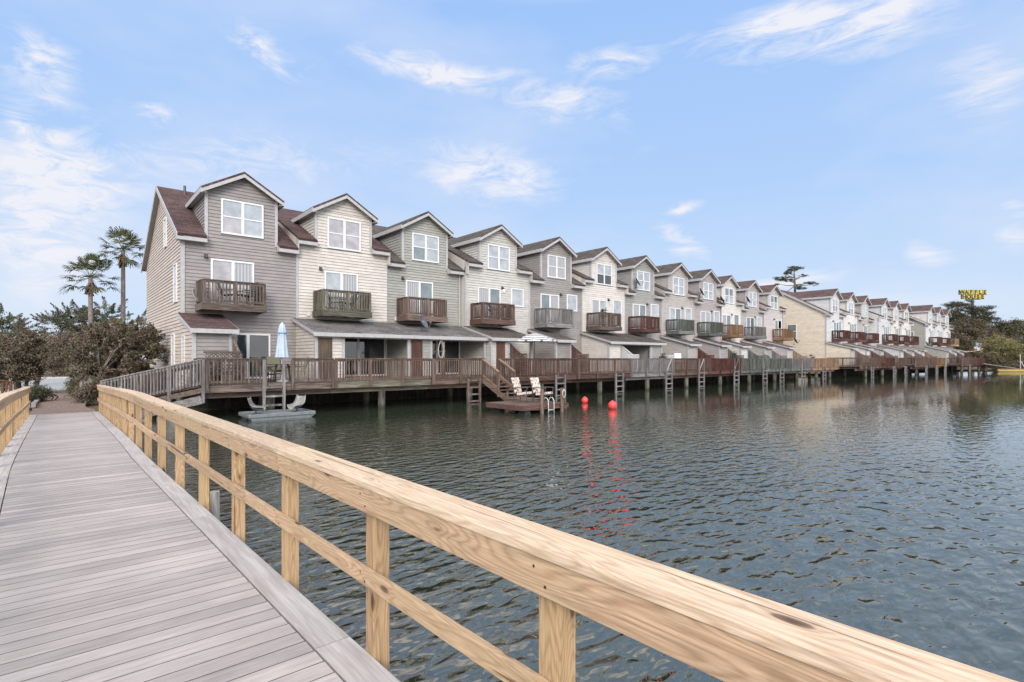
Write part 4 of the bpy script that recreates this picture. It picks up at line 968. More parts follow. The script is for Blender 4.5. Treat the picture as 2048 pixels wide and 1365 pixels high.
# lone pine behind the roofs
pn = P(1590, 700, 104); t = thing('pine_tree', (pn.x, pn.y, g), 'lone flat-topped pine rising behind the gap between the rows', 'pine tree')
CL = [(1587,537,12,4),(1600,536,8,3),(1576,545,9,4),(1571,548,6,4),(1558,558,10,4),(1575,558,10,5),(1586,560,5,3),(1604,552,7,2.2),(1608,551,5,2),(1621,566,10,3),(1631,568,6,3),(1601,576,10,4),(1597,572,6,3),(1556,568,5,2),(1566,587,7,3)]
ells = [E(a, b_, 104+RNG.uniform(-2,2), c_, d_) for a, b_, c_, d_ in CL]
_, pts, rv = clumps(ells, 160, .18, 90, .4); leafmesh('crown', L_pine, pts, rv, .22, t, 5.)
b = MB(); top = P(1588, 540, 104); k1 = P(1590, 572, 104)
b.tube([(pn.x, pn.y, 0), k1, P(1589, 556, 104), top], [.3,.22,.16,.08], 8)
for e in ells:
    c = Vector(e[0]); s = k1+(top-k1)*min(1, max(0, (c.z-k1.z-.6)/(top.z-k1.z))); b.tube([s, s+(c-s)*.55+Vector((0,0,-.15)), c], [.09,.06,.03], 5)
b.build('trunk', bark, t)
# far shore trees
FT = [('pine_tree', 'tall dark pine left of the yellow letter sign', 'pine tree', 1915, 118, [(1900,607,14,6),(1925,612,18,8),(1905,625,16,10),(1915,640,22,12),(1936,606,8,5),(1945,622,14,10)], L_pine, 5., 170),
 ('pine_tree', 'dark pine with flat layers right of the yellow letter sign', 'pine tree', 1968, 120, [(1972,617,12,5),(1960,625,14,7),(1975,628,10,5),(1955,640,18,10),(1980,640,14,8)], L_pine, 5., 130),
 ('leafy_tree', 'rust-brown leafy tree beneath the letter sign', 'tree', 1945, 108, [(1940,655,28,22),(1925,675,26,22),(1960,665,24,20),(1915,655,16,18)], L_rust, 2.2, 170),
 ('leafy_tree', 'dark purple-brown tree behind the last balcony of the far row', 'tree', 1915, 104, [(1912,690,22,20),(1930,695,20,18),(1905,670,12,18)], L_rust, 2.2, 110),
 ('olive_bush', 'big olive-yellow bush on the far shore', 'bush', 2000, 93, [(1995,695,28,24),(2020,700,26,24),(1978,705,18,18),(2010,720,34,18)], L_olive, 2.2, 210),
 ('shore_bush', 'rust-brown bush by the water at the end of the far deck', 'bush', 1970, 90, [(1970,722,26,16),(1950,715,20,14),(2000,732,26,10)], L_rust, 2.2, 130),
 ('shore_bush', 'rust-brown bush at the right edge of the picture on the shore', 'bush', 2042, 92, [(2045,715,22,20),(2070,715,30,24),(2040,732,26,9)], L_rust, 2.2, 120),
 ('leafy_tree', 'dark tree in the far line, just right of the pines', 'tree', 2003, 150, [(2000,655,16,14),(2010,668,22,16),(1992,665,12,14)], L_dark, 2.2, 120),
 ('leafy_tree', 'dark tree in the far line behind the olive bush', 'tree', 2030, 152, [(2028,652,15,15),(2038,665,20,18),(2022,668,16,16)], L_dark, 2.2, 120),
 ('leafy_tree', 'dark tree in the far line at the right edge', 'tree', 2060, 155, [(2052,655,16,16),(2070,660,24,22)], L_dark, 2.2, 110),
 ('leafy_tree', 'dark purple tree behind the shore bushes under the far tree line', 'tree', 1985, 130, [(1985,675,26,20),(2010,690,28,16),(2040,690,26,18)], L_rust, 2.2, 150)]
for nm, lab, cat, px, d, es, mat, asp, ncl in FT:
    bs = P(px, 735, d); tree(nm, lab, cat, (bs.x, bs.y, g), [E(a, b_, d, c_, e_) for a, b_, c_, e_ in es], mat, ncl, 75, .0035*d, .0028*d, .0022*d, 16, zs=.55 if asp < 3 else .35, asp=asp if asp < 3 else 3.5)
# potted plant on the ivory balcony
q = Vector((kx(1207)*24.8, 24.8, 4.5)); t = thing('potted_plant', q, 'potted plant standing on the balcony of the ivory townhouse', 'plant')
MB().lathe(q, [(.13,0),(.18,.3),(.2,.32),(.17,.33)], 14).build('pot', plain('terracotta pot', (.3,.13,.08)), t)
_, pts, rv = clumps([((q.x,q.y,q.z+.8), (.22,.22,.5))], 22, .07, 22); leafmesh('foliage', L_box, pts, rv, .12, t)
b = MB(); b.tube([q+Vector((0,0,.3)), q+Vector((.02,0,1.2))], .015, 5); b.build('stem', bark, t)
for j, (px, y, s, lab) in enumerate(((1327, 22.2, 1., 'leafy pot plant at the porch end on the brown-grey deck'), (1412, 22.6, .9, 'leafy plant on the mossy deck before the mauve-taupe house'), (1470, 22.6, 1.1, 'leafy plant on the mossy deck before the pale cream house'), (1625, 24.5, 1.5, 'green shrub in the gap before the tan end wall'))):
    q = Vector((kx(px)*y, y, ZD if j < 3 else .9)); t = thing('deck_plant', q, lab, 'plant', 'plants along the decks')
    MB().lathe(q, [(.16,0),(.22,.36),(.24,.38),(.2,.39)], 14).build('pot', plain('dark pot', (.06,.055,.05)), t)
    _, pts, rv = clumps([((q.x,q.y,q.z+.75*s), (.35*s,.3*s,.5*s))], 40, .09, 26); leafmesh('foliage', L_dark, pts, rv, .13, t)

# chairs on the nearest balconies
bk_ = plain('black slatted balcony chair', (.03,.03,.032), .5)
bc = chair((5.5, 25.35, 4.5), 0, 'dark chair at the left of the nearest balcony', 'balcony_chair', bk_, 'dark balcony chairs', True); rotz(bc, -.4)
for x, y, a, lab in ((6.5, 25.3, math.pi+.3, 'dark chair at the right of the nearest balcony'), (10.2, 25.3, -.3, 'dark chair at the left of the mossy balcony on the cream house'), (11.2, 25.35, math.pi, 'dark chair at the right of the mossy balcony on the cream house'), (20.0, 25.1, -.5, 'dark chair on the dark red balcony of the light beige house')):
    c = copy_tree(bc); c.location = (x, y, 4.5); rotz(c, a); c['label'] = lab
# ------------------------------------------------------------------ letter sign
sy = plain('yellow sign face', (.42,.33,.04), .4); sk = plain('black letter', (.012,.012,.012), .5); sfr = plain('sign steel', (.05,.05,.05), .5)
D = 150; O = P(1945, 0, D); rt = Vector((SA, -CA, 0)); up = Vector((0,0,1)); fw = Vector((CA, SA, 0))
pxm = D/F; zof = lambda py: ZC-(py-717)*pxm
sg = thing('letter_sign', (O.x, O.y, .4), 'tall pole sign of yellow letter tiles above the far trees', 'sign')
b = MB(); b.tube([(O.x, O.y, 0), (O.x, O.y, zof(599))], [.45, .32], 14); b.build('pole', sfr, sg)
def pt(px, py, off=0): return Vector((O.x, O.y, 0))+rt*((px-1945)*pxm)+up*zof(py)-fw*off
b = MB(); b.beam(pt(1917.5, 589.4, .1), pt(1972.5, 589.4, .1), .2, .16); b.beam(pt(1931, 599.5, .1), pt(1959, 599.5, .1), .2, .14)
b.beam(pt(1931, 590, .05), pt(1931, 599.5, .05), .2, .14, up=rt); b.beam(pt(1959, 590, .05), pt(1959, 599.5, .05), .2, .14, up=rt); b.build('frame', sfr, sg)
def tile(ch, px0, px1, py0, py1):
    a, c = pt(px0, py1, .3), pt(px1, py0, .3); b = MB(); q = [pt(px0, py1, .3), pt(px1, py1, .3), pt(px1, py0, .3), pt(px0, py0, .3)]
    b.prism(q, fw*.5); o = b.build('letter_tile', sy, sg)
    e = .55; q = [pt(px0-e, py1+e, .2), pt(px1+e, py1+e, .2), pt(px1+e, py0-e, .2), pt(px0-e, py0-e, .2)]; b = MB(); b.prism(q, fw*.3); b.build('tile_frame', sfr, o)
    fc = bpy.data.curves.new('letter', 'FONT'); fc.body = ch; fc.size = 1.25*(py1-py0)*pxm; fc.align_x = 'CENTER'; fc.extrude = .03; fc.offset = .045
    tmp = bpy.data.objects.new('tmp', fc); COL.objects.link(tmp); bpy.context.view_layer.update(); me = text_mesh(tmp); bpy.data.objects.remove(tmp); me.materials.append(sk)
    l = bpy.data.objects.new('letter', me); COL.objects.link(l); l.parent = o
    base = pt((px0+px1)/2, py1-.55, .36)-Vector(sg.location)
    l.matrix_local = Matrix.Translation(base) @ Matrix((rt, up, -fw)).transposed().to_4x4()
for i, ch in enumerate('WAFFLE'): tile(ch, 1918+9.08*i, 1918+9.08*i+8.0, 581, 589)
for i, ch in enumerate('HOUSE'): tile(ch, 1922.6+9.08*i, 1922.6+9.08*i+8.0, 590, 598.2)

# ------------------------------------------------------------------ boardwalk
plk, nt, bb = nmat('grey composite planks', .75, .25)
v, r, obj, oi = objcoord(nt, (1.4, 30, 30)); n1 = N(nt, 'ShaderNodeTexNoise', Scale=1., Detail=6., Roughness=.7, Distortion=.4); L(nt, v, n1.inputs['Vector'])
v2, _, _, _ = objcoord(nt, (5, 160, 60)); n2 = N(nt, 'ShaderNodeTexNoise', Scale=1., Detail=3.); L(nt, v2, n2.inputs['Vector'])
n3 = N(nt, 'ShaderNodeTexNoise', Scale=.8, Detail=5., Roughness=.65); L(nt, obj, n3.inputs['Vector'])
c = ramp(nt, n1.outputs['Fac'], [(.3, (.29,.262,.243)), (.7, (.4,.37,.35))])
c = mixc(nt, 1., c, ramp(nt, n2.outputs['Fac'], [(.3, .83), (.6, 1.06)]), 'MULTIPLY')
c = mixc(nt, 1., c, ramp(nt, n3.outputs['Fac'], [(.35, .86), (.65, 1.06)]), 'MULTIPLY')
rv = math_(nt, 'MULTIPLY_ADD', r, .3, .85); cv = N(nt, 'ShaderNodeCombineColor'); [L(nt, rv, cv.inputs[i]) for i in range(3)]
c = mixc(nt, 1., c, cv.outputs[0], 'MULTIPLY'); L(nt, c, bb.inputs['Base Color'])
bp = N(nt, 'ShaderNodeBump', Strength=.35, Distance=.003); L(nt, n2.outputs['Fac'], bp.inputs['Height']); L(nt, bp.outputs[0], bb.inputs['Normal'])
plk2 = wood('grey composite border', (.31,.285,.265), (.42,.392,.37), 'y', fine=30, along=1.5, vary=.08, stain=.14)
PC1, PC2, PCD = (.47,.325,.205), (.26,.147,.075), (.06,.03,.016)
pC = pine('pine cap boards', 'y', (.55,.42,.3), (.36,.235,.135), PCD)  # cap pine made paler than the side boards, light on its top painted in
pY, pZ = pine('pine boards', 'y', PC1, PC2, PCD), pine('pine posts', 'z', (.44,.295,.165), (.24,.135,.06), PCD)
HB = ZC-1.69                                            # deck level near the camera
XR = lambda y: 1.36-.0195*(y-3) if y < 11 else 1.204+.003*(y-11)
XW = 1.93
def ZB(y):
    s = min(1, max(0, (y-12.5)/12.7)); return HB-.3*(s*s*(3-2*s)*.5+s*.5)
YA, YE = -4.5, 25.25
bw = thing('boardwalk', (.3, 10, HB), 'grey plank boardwalk with fresh pine railings running from the foreground to the shore', 'boardwalk')
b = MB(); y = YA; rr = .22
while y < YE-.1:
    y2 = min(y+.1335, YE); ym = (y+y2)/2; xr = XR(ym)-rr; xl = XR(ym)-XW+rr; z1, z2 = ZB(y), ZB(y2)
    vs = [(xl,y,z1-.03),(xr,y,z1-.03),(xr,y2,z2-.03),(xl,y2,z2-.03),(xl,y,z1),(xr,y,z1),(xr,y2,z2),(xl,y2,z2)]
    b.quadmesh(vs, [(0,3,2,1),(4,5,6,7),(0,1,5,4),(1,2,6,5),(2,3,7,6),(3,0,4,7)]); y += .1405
po = b.build('planks', plk, bw); po.data.materials.append(plain('painted plank gap shade', (.07,.06,.052), .9)); po.data.polygons.foreach_set('material_index', [0 if i % 6 == 1 else 1 for i in range(len(po.data.polygons))])  # plank sides and undersides coloured dark to stand for shade in the gaps
def strip(mb, x0f, x1f, z0, z1, ya, yb, rnd=None, step=.9):
    """board following the boardwalk between ya and yb"""
    ys = np.linspace(ya, yb, max(2, int((yb-ya)/step)+1)); vs = []
    for y in ys: vs += [(x0f(y), y, ZB(y)+z0), (x1f(y), y, ZB(y)+z0), (x1f(y), y, ZB(y)+z1), (x0f(y), y, ZB(y)+z1)]
    n = len(ys); fs = [(0,1,2,3), tuple(range(4*n-1, 4*n-5, -1))]
    fs += [(4*i+k, 4*i+4+k, 4*i+4+(k+1) % 4, 4*i+(k+1) % 4) for i in range(n-1) for k in range(4)]
    mb.quadmesh(vs, fs, rnd)
def pieces(cut, gap=.007):
    return [(cut[i]+gap/2, cut[i+1]-gap/2) for i in range(len(cut)-1)]
b = MB()
for a, c_ in pieces([YA, -.6, 3.1, 6.45, 10.1, 13.6, 17.2, 21, YE]):
    strip(b, lambda y: XR(y)-rr+.012, lambda y: XR(y), -.03, .0015, a, c_)
for a, c_ in pieces([YA, -1.6, 2, 5.5, 9, 12.6, 16.5, 20, YE]):
    strip(b, lambda y: XR(y)-XW, lambda y: XR(y)-XW+rr-.012, -.03, .0015, a, c_)
b.build('border_boards', plk2, bw)
b = MB(); strip(b, lambda y: XR(y)-.045, lambda y: XR(y)-.004, -.26, -.034, YA, YE); strip(b, lambda y: XR(y)-XW+.004, lambda y: XR(y)-XW+.045, -.26, -.034, YA, YE); strip(b, lambda y: XR(y)-XW/2-.03, lambda y: XR(y)-XW/2+.03, -.26, -.034, YA, YE)
b.build('joists', pY, bw)
screw = plain('dark screw head', (.06,.05,.04), .5, metal=.6)
PYS = [1.42+1.42*k for k in range(-4, 18)]; PYS = [y for y in PYS if YA < y < YE-.3]+[YE-.12]
for side in (1, -1):
    edge = (lambda y: XR(y)) if side > 0 else (lambda y: XR(y)-XW)
    S = lambda a, c_: ((lambda y: edge(y)+a, lambda y: edge(y)+c_) if side > 0 else (lambda y: edge(y)-c_, lambda y: edge(y)-a))
    b = MB()
    cuts = [YA, -1.5, 4.25, 8.5, 12.8, 17.1, 21.4, YE+.05] if side > 0 else [YA, 0, 4.2, 8.5, 12.8, 17, 21.4, YE+.05]
    for a, c_ in pieces(cuts, .003):
        f0, f1 = S(-.05, .148); strip(b, f0, f1, .962, 1.0, a, c_)
    rl = b.build('railing', pC, bw, bevel=.003)
    b = MB()
    for a, c_ in pieces(cuts, .003):
        f0, f1 = S(-.042, -.002); strip(b, f0, f1, .8215, .9605, a, c_)
    b.build('side_board', pY, rl, bevel=.003)
    b = MB()
    for a, c_ in pieces([YA, .9, 5.1, 9.9, 14.2, 18.5, 22.8, YE], .003):
        f0, f1 = S(-.041, -.002); strip(b, f0, f1, .41, .5, a, c_)
    b.build('mid_rail', pY, rl, bevel=.003)
    for y in PYS:
        e = edge(y); xa, xb = (e+.001, e+.101) if side > 0 else (e-.101, e-.001); z = ZB(y)
        b = MB(); b.box(xa, xb, y-.05, y+.05, z-.32, z+.959); b.build('post', pZ, rl, bevel=.004)
        sx = e-.043 if side > 0 else e+.043; b = MB()
        for dy, zz in ((-.03, .86), (.03, .92), (-.025, .435), (.03, .475)): b.tube([(sx, y+dy, z+zz), (sx+(.006 if side > 0 else -.006), y+dy, z+zz)], .0065, 8)
        b.build('screws', screw, rl)
for y in (-2.5, 1.9, 6.3, 10.7, 15.1, 19.5, 23.9):
    for dx in (.0, -XW):
        X = XR(y)+dx-(.25 if dx == 0 else -.25); b = MB(); b.tube([(X, y+.5, -1.6), (X, y+.5, ZB(y)-.265)], .13, 12); b.build('pile', M['pile'], bw)
# old posts standing in the water beside it
for y, x, zt, lab in ((8.0, 1.62, .42, 'old grey timber stub in the water beside the boardwalk'),):
    b = MB(); b.tube([(x, y, -1.2), (x, y, zt)], [.07,.065], 10); tag(b.build('timber_stub', M['ladder']), lab, 'post')
# old railing left of the boardwalk
orl = thing('old_railing', (-2.2, 24.2, .8), 'old reddish brown railing just left of the boardwalk', 'railing')
mo_ = wd('orange'); A, C = (-3.9, 22.6, .95), (-1.15, 25.2, .42)
railing(orl, A, C, 1.0, mo_, 4, bal=.125, bw=.042, post_below=.6)
b = MB(); dvec = Vector((-.69,.73,0))
for k in range(26):
    q = Vector(A)+(Vector(C)-Vector(A))*((k+.5)/26); b.beam(q, q+dvec*1.3, .135, .035)
b.build('walkway_boards', W('red', 'x'), orl)

# ------------------------------------------------------------------ ground, road, path, water
mul, nt, bb = nmat('ground', .95, .1); tc = N(nt, 'ShaderNodeTexCoord')
na = N(nt, 'ShaderNodeTexNoise', Scale=14., Detail=6., Roughness=.7); L(nt, tc.outputs['Object'], na.inputs['Vector']); nb_ = N(nt, 'ShaderNodeTexNoise', Scale=.35, Detail=4.); L(nt, tc.outputs['Object'], nb_.inputs['Vector'])
c = mixc(nt, ramp(nt, nb_.outputs['Fac'], [(.42, 0.), (.6, 1.)]), ramp(nt, na.outputs['Fac'], [(.35, (.05,.032,.024)), (.65, (.17,.115,.09))]), ramp(nt, na.outputs['Fac'], [(.35, (.05,.055,.025)), (.65, (.14,.14,.07))]))
L(nt, c, bb.inputs['Base Color']); bp = N(nt, 'ShaderNodeBump', Strength=.8, Distance=.05); L(nt, na.outputs['Fac'], bp.inputs['Height']); L(nt, bp.outputs[0], bb.inputs['Normal'])
SH = [(-700,27),(-60,27),(-8,25.6),(-2,24.1),(1.4,24.0),(2.6,24.0),(3.9,24.4),(5,25.6),(30,25.9),(66,25.6),(68,23),(84,22.3),(100,21),(117,19.5),(121,15.5),(123.5,9),(125,0),(124,-40),(118,-120),(90,-700)]
vs = []; n = len(SH)
for i, (x, y) in enumerate(SH):
    a = Vector(SH[max(i-1,0)]); c_ = Vector(SH[min(i+1,n-1)]); d = (c_-a).normalized(); nx, ny = -d.y, d.x
    inl = (x, 1500) if x < 60 else ((x+(x-60)*24, 1500) if i < 14 else (1500, y*4+(15-i)*60+600 if y > -100 else y*1.0))
    for off, z in ((-1.6,-1.3), (-.15,-.06), (.45,.08), (2.4,.2)): vs.append((x+nx*off, y+ny*off, z))
    vs.append((inl[0], inl[1], .45))
b = MB(); b.quadmesh(vs, [(5*i+k, 5*(i+1)+k, 5*(i+1)+k+1, 5*i+k+1) for i in range(n-1) for k in range(4)])
tag(b.build('ground', mul, None, smooth=True), kind='structure')
pav, nt, bb = nmat('pale road', .85, .2); tc = N(nt, 'ShaderNodeTexCoord'); na = N(nt, 'ShaderNodeTexNoise', Scale=3., Detail=6., Roughness=.7); L(nt, tc.outputs['Object'], na.inputs['Vector'])
L(nt, ramp(nt, na.outputs['Fac'], [(.3, (.22,.225,.225)), (.7, (.32,.325,.325))]), bb.inputs['Base Color'])
b = MB(); b.box(-40, 3.0, 39.5, 62, .2, .40); tag(b.build('road', pav), kind='structure')
b = MB(); b.box(-40, 3.0, 62.01, 62.3, .2, .55); b.box(-40, -.75, 39.2, 39.49, .2, .5); b.box(1.0, 3.0, 39.2, 39.49, .2, .5); tag(b.build('kerb', plain('kerb concrete', (.4,.39,.37), .8)), kind='structure')
pth, nt, bb = nmat('mulch path', .95, .1); tc = N(nt, 'ShaderNodeTexCoord'); na = N(nt, 'ShaderNodeTexNoise', Scale=22., Detail=6., Roughness=.75); L(nt, tc.outputs['Object'], na.inputs['Vector'])
L(nt, ramp(nt, na.outputs['Fac'], [(.35, (.09,.06,.05)), (.65, (.3,.235,.2))]), bb.inputs['Base Color'])
bp = N(nt, 'ShaderNodeBump', Strength=.9, Distance=.05); L(nt, na.outputs['Fac'], bp.inputs['Height']); L(nt, bp.outputs[0], bb.inputs['Normal'])
b = MB(); xs = np.linspace(-.75, 1.05, 7); ys = np.linspace(25.27, 39.4, 40)
V = [(x+.12*math.sin(y*1.7+(x > 0)*2)*(abs(x-.15) > .8), y, .19+.2*min(1, (y-25.27)/4)+.02*math.sin(x*5+y*3)) for y in ys for x in xs]
b.quadmesh(V, [(j*7+i, j*7+i+1, (j+1)*7+i+1, (j+1)*7+i) for j in range(39) for i in range(6)]); tag(b.build('path', pth, None, smooth=True), kind='structure')
for x0, y0, x1, y1, lab in ((-1.55, 27.6, -.7, 27.4, 'low landscape timber across the bed left of the shore path'), (-.62, 27.3, -.5, 31, 'landscape timber edging the left of the shore path')):
    b = MB(); b.beam((x0, y0, .4), (x1, y1, .42), .14, .16); tag(b.build('landscape_timber', M['ladder']), lab, 'timber', 'landscape timbers')
q = P(162, 800, 24.5); b = MB(); b.box(q.x-.05, q.x+.05, q.y-.05, q.y+.05, .2, 1.18); b.box(q.x-.065, q.x+.065, q.y-.065, q.y+.065, 1.181, 1.22); tag(b.build('marker_post', M['trim']), 'short white post beside the hedge at the end of the boardwalk', 'post')
b = MB(); q = P(-500, 640, 70); q2 = P(420, 652, 58); b.tube([q+(q2-q)*s+Vector((0,0,-1.2*s*(1-s)*2)) for s in np.linspace(0, 1, 24)], .03, 5); tag(b.build('overhead_wire', sfr), 'overhead wire crossing the sky between the left trees', 'wire')
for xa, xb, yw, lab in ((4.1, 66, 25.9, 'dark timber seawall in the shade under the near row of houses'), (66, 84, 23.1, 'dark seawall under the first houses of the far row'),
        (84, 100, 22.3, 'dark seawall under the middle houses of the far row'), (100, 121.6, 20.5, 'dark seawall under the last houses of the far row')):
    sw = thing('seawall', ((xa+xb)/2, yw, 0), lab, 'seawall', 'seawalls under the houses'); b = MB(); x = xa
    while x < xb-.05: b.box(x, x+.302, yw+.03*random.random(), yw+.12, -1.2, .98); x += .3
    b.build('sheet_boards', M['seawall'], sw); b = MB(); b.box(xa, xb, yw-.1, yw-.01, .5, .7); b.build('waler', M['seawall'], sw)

wat, nt, bb = nmat('lake water', .012, .5); bb.inputs['IOR'].default_value = 2.25; bb.inputs['Specular Tint'].default_value = (1,.94,.86,1)
tc = N(nt, 'ShaderNodeTexCoord')
def wn(sx, sy, rot, det, rough=.5, dist=0.):
    mp = N(nt, 'ShaderNodeMapping'); mp.inputs['Scale'].default_value = (sx, sy, 1); mp.inputs['Rotation'].default_value = (0, 0, rot)
    L(nt, tc.outputs['Object'], mp.inputs['Vector']); n = N(nt, 'ShaderNodeTexNoise', Scale=1., Detail=det, Roughness=rough, Distortion=dist); L(nt, mp.outputs[0], n.inputs['Vector']); return n.outputs['Fac']
WR = math.radians(-42)
h1_ = math_(nt, 'MULTIPLY', wn(2.5, 5.4, WR, 0., .4, .35), .052)
h2_ = math_(nt, 'MULTIPLY', wn(5.6, 11, WR+.3, .5, .4, .45), .027)
h3_ = math_(nt, 'MULTIPLY', wn(6.5, 10, WR-.3, 1., .5), .0022)
big = ramp(nt, wn(.05, .09, .3, 2.), [(.35, .4), (.65, 1.35)])
hh = math_(nt, 'MULTIPLY', math_(nt, 'ADD', math_(nt, 'ADD', h1_, h2_), h3_), big)
ln = nt.nodes.new('ShaderNodeVectorMath'); ln.operation = 'DISTANCE'; L(nt, tc.outputs['Object'], ln.inputs[0]); ln.inputs[1].default_value = (4, 2, 0)
# rougher in the lee of the bridge, calmer out on the lake
hh = math_(nt, 'MULTIPLY', hh, ramp(nt, math_(nt, 'MULTIPLY', ln.outputs['Value'], .02), [(.06, 1.6), (.13, 1.), (.22, .45), (.34, .17), (.7, .06)]))
bp = N(nt, 'ShaderNodeBump', Strength=1., Distance=1.); L(nt, hh, bp.inputs['Height']); L(nt, bp.outputs[0], bb.inputs['Normal'])
bb.inputs['Base Color'].default_value = (.026,.034,.022,1)
b = MB(); b.quadmesh([(-900,-900,0),(900,-900,0),(900,40,0),(-900,40,0)], [(0,1,2,3)]); tag(b.build('water', wat), kind='structure')

# ------------------------------------------------------------------ sky, sun, camera
EXPO = 1.0
wld = bpy.data.worlds.new('World'); SC.world = wld; wld.use_nodes = True; nt = wld.node_tree
bg = nt.nodes['Background']; bg.inputs['Strength'].default_value = .1
sky = N(nt, 'ShaderNodeTexSky'); sky.sky_type = 'NISHITA'; sky.sun_disc = False
SEL, SAZ = math.radians(24), math.radians(215)          # sun behind the viewer's left shoulder (clockwise from +Y)
sky.sun_elevation = SEL; sky.sun_rotation = SAZ
tc = N(nt, 'ShaderNodeTexCoord'); nrm = nt.nodes.new('ShaderNodeVectorMath'); nrm.operation = 'NORMALIZE'; L(nt, tc.outputs['Generated'], nrm.inputs[0]); dirv = nrm.outputs[0]
sp = N(nt, 'ShaderNodeSeparateXYZ'); L(nt, dirv, sp.inputs[0]); ez = sp.outputs[2]
K = 10/2**EXPO                                           # display-linear -> sky units
def kc(c): return tuple(x*K for x in c)
grad = ramp(nt, ez, [(0., kc(srgb(214,230,249))), (.08, kc(srgb(205,225,250))), (.3, kc(srgb(178,209,251))), (.62, kc(srgb(156,196,251))), (1., kc(srgb(120,165,235)))])
skyc = mixc(nt, .97, sky.outputs[0], grad)
on = N(nt, 'ShaderNodeTexNoise', Scale=4., Detail=5., Roughness=.5); L(nt, dirv, on.inputs['Vector'])
ovh = math_(nt, 'MULTIPLY', ramp(nt, ez, [(.55, 0.), (.7, 1.)]), ramp(nt, on.outputs['Fac'], [(.42, .1), (.58, 1.)]))
skyc = mixc(nt, ovh, skyc, kc((1.9, 1.8, 1.72)))
def dirpx(px, py):
    r = (px-1024)/F; return Vector((SA*r+CA, -CA*r+SA, -(py-717)/F)).normalized()
def dot(a, v):
    n = nt.nodes.new('ShaderNodeVectorMath'); n.operation = 'DOT_PRODUCT'; L(nt, a, n.inputs[0]); n.inputs[1].default_value = v; return n.outputs['Value']
CLOUDS = [((455,45),(600,140),26,.75),((730,105),(1000,160),22,.85),((0,95),(150,150),40,.8),((-60,330),(240,420),95,.95),((270,205),(345,240),12,.6),((860,330),(1120,370),55,.7),((990,190),(1260,225),34,.55),((1140,140),(1310,118),26,.65),
 ((1380,95),(1750,30),40,.75),((1620,80),(1900,10),45,.7),((1330,425),(1405,408),13,.95),((1310,455),(1420,515),20,.75),((1830,490),(1900,525),20,.75),((1980,485),(2060,490),14,.85),((1870,190),(2080,150),50,.6),((1480,555),(1680,550),13,.8),((2010,425),(2060,440),16,.7),((250,330),(760,320),60,.38),((0,215),(60,240),16,.6),((-20,560),(160,520),60,.35),((1450,640),(2050,600),40,.35),((620,60),(640,150),20,.25)]
mpn = N(nt, 'ShaderNodeMapping'); mpn.inputs['Rotation'].default_value = (0, 0, math.radians(20)); mpn.inputs['Scale'].default_value = (1, 1, 2.4); L(nt, dirv, mpn.inputs['Vector'])
cn = N(nt, 'ShaderNodeTexNoise', Scale=7.5, Detail=8., Roughness=.62, Distortion=.6); L(nt, mpn.outputs[0], cn.inputs['Vector'])
cn2 = N(nt, 'ShaderNodeTexNoise', Scale=2.2, Detail=5., Roughness=.55); L(nt, mpn.outputs[0], cn2.inputs['Vector'])
tex = ramp(nt, cn.outputs['Fac'], [(.34, 0.), (.56, 1.)])
wob = nt.nodes.new('ShaderNodeVectorMath'); wob.operation = 'MULTIPLY_ADD'
cw_ = N(nt, 'ShaderNodeTexNoise', Scale=9., Detail=3.); L(nt, dirv, cw_.inputs['Vector'])
L(nt, cw_.outputs['Color'], wob.inputs[0]); wob.inputs[1].default_value = (.06,)*3; L(nt, dirv, wob.inputs[2]); dw = wob.outputs[0]
tot = None
for (a, c_, w_, s_) in CLOUDS:
    A = dirpx(*a); B = dirpx(*c_); cen = (A+B).normalized(); ax = (B-A).normalized(); cr = cen.cross(ax).normalized(); ln = max((B-A).length/2, .01); ww = w_/F
    off = Vector((.03,)*3)
    u = math_(nt, 'MULTIPLY', math_(nt, 'SUBTRACT', dot(dw, ax), cen.dot(ax)+off.dot(ax)), 1/ln); v_ = math_(nt, 'MULTIPLY', math_(nt, 'SUBTRACT', dot(dw, cr), cen.dot(cr)+off.dot(cr)), 1/ww)
    q2 = math_(nt, 'ADD', math_(nt, 'MULTIPLY', u, u), math_(nt, 'MULTIPLY', v_, v_))
    g_ = math_(nt, 'MULTIPLY', math_(nt, 'POWER', 2.718, math_(nt, 'MULTIPLY', q2, -1.)), s_)
    g_ = math_(nt, 'MULTIPLY', g_, math_(nt, 'GREATER_THAN', dot(dirv, cen), .0))
    tot = g_ if tot is None else math_(nt, 'ADD', tot, g_)
low = ramp(nt, ez, [(.0, .6), (.25, .4), (.7, .25)])
thin = math_(nt, 'MULTIPLY', ramp(nt, cn2.outputs['Fac'], [(.42, 0.), (.7, 1.)]), low)
mps = N(nt, 'ShaderNodeMapping'); mps.inputs['Rotation'].default_value = (.25, .35, math.radians(-50)); mps.inputs['Scale'].default_value = (4., 1.2, 9.); L(nt, dirv, mps.inputs['Vector'])
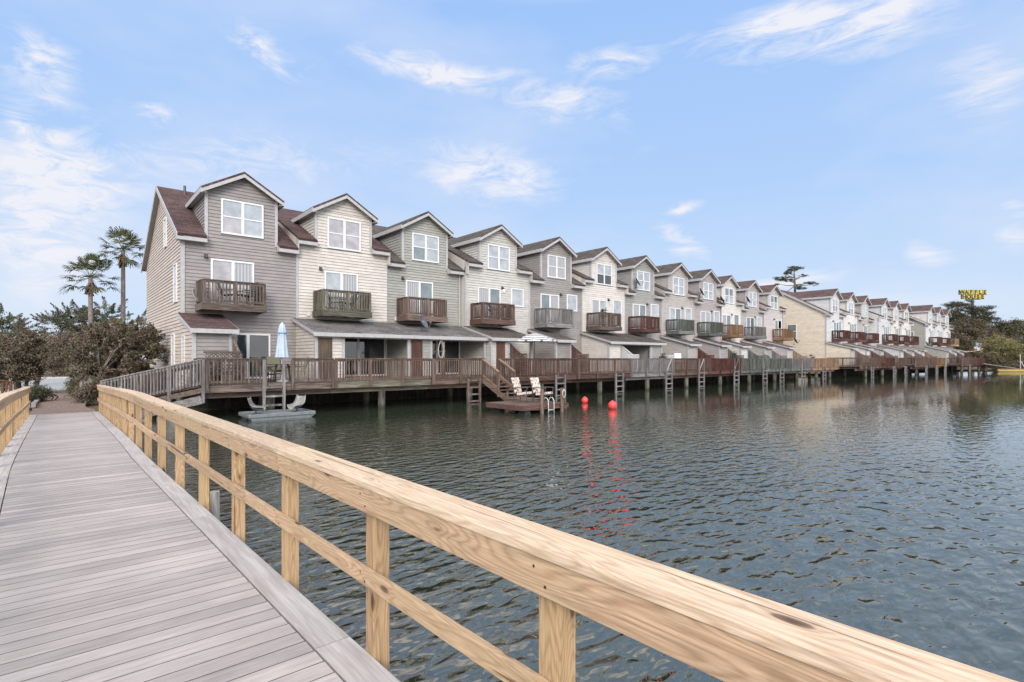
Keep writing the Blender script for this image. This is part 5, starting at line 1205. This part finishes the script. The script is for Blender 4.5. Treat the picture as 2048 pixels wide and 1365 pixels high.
cs = N(nt, 'ShaderNodeTexNoise', Scale=4., Detail=9., Roughness=.68, Distortion=.8); L(nt, mps.outputs[0], cs.inputs['Vector'])
st_ = ramp(nt, cs.outputs['Fac'], [(.37, 0.), (.66, 1.)])
body = math_(nt, 'MULTIPLY', tot, math_(nt, 'ADD', math_(nt, 'MULTIPLY', tex, .35), math_(nt, 'MULTIPLY', st_, 1.2)))
cl_ = math_(nt, 'ADD', ramp(nt, body, [(.14, 0.), (.5, .45), (.85, .95)]), thin)
cf = nt.nodes.new('ShaderNodeClamp'); L(nt, cl_, cf.inputs[0]); cf.inputs['Max'].default_value = .92
skyc = mixc(nt, cf.outputs[0], skyc, kc(srgb(243,243,250)))
# the side of the sky towards the sun is brighter and warmer
sd = Vector((math.sin(SAZ), math.cos(SAZ), .35)).normalized()
bk = ramp(nt, math_(nt, 'MULTIPLY_ADD', dot(dirv, sd), .5, .5), [(.45, 0.), (.95, 1.)])
br = mixc(nt, bk, (1., 1., 1.), (3.8, 3.35, 2.85))
skyc = mixc(nt, 1., skyc, br, 'MULTIPLY')
L(nt, skyc, bg.inputs['Color'])
sun = bpy.data.lights.new('sun', 'SUN'); sun.energy = 1.5; sun.angle = math.radians(22); sun.color = (1., .92, .83)
so = bpy.data.objects.new('sun', sun); COL.objects.link(so)
sv = Vector((math.sin(SAZ)*math.cos(SEL), math.cos(SAZ)*math.cos(SEL), math.sin(SEL))); so.rotation_euler = sv.to_track_quat('Z', 'Y').to_euler(); so.location = (-20, -30, 40)
cam = bpy.data.cameras.new('camera'); co = bpy.data.objects.new('camera', cam); COL.objects.link(co); SC.camera = co
co.location = (0, 0, ZC); co.rotation_euler = (math.radians(90), 0, -math.radians(90-49.4)); cam.sensor_width = 36; cam.lens = F/2048*36; cam.shift_y = 34.5/2048; cam.clip_start = .05; cam.clip_end = 4000
SC.view_settings.view_transform = 'Standard'; SC.view_settings.look = 'None'; SC.view_settings.exposure = EXPO; SC.view_settings.gamma = 1
SC.cycles.max_bounces = 6; SC.cycles.use_denoising = True
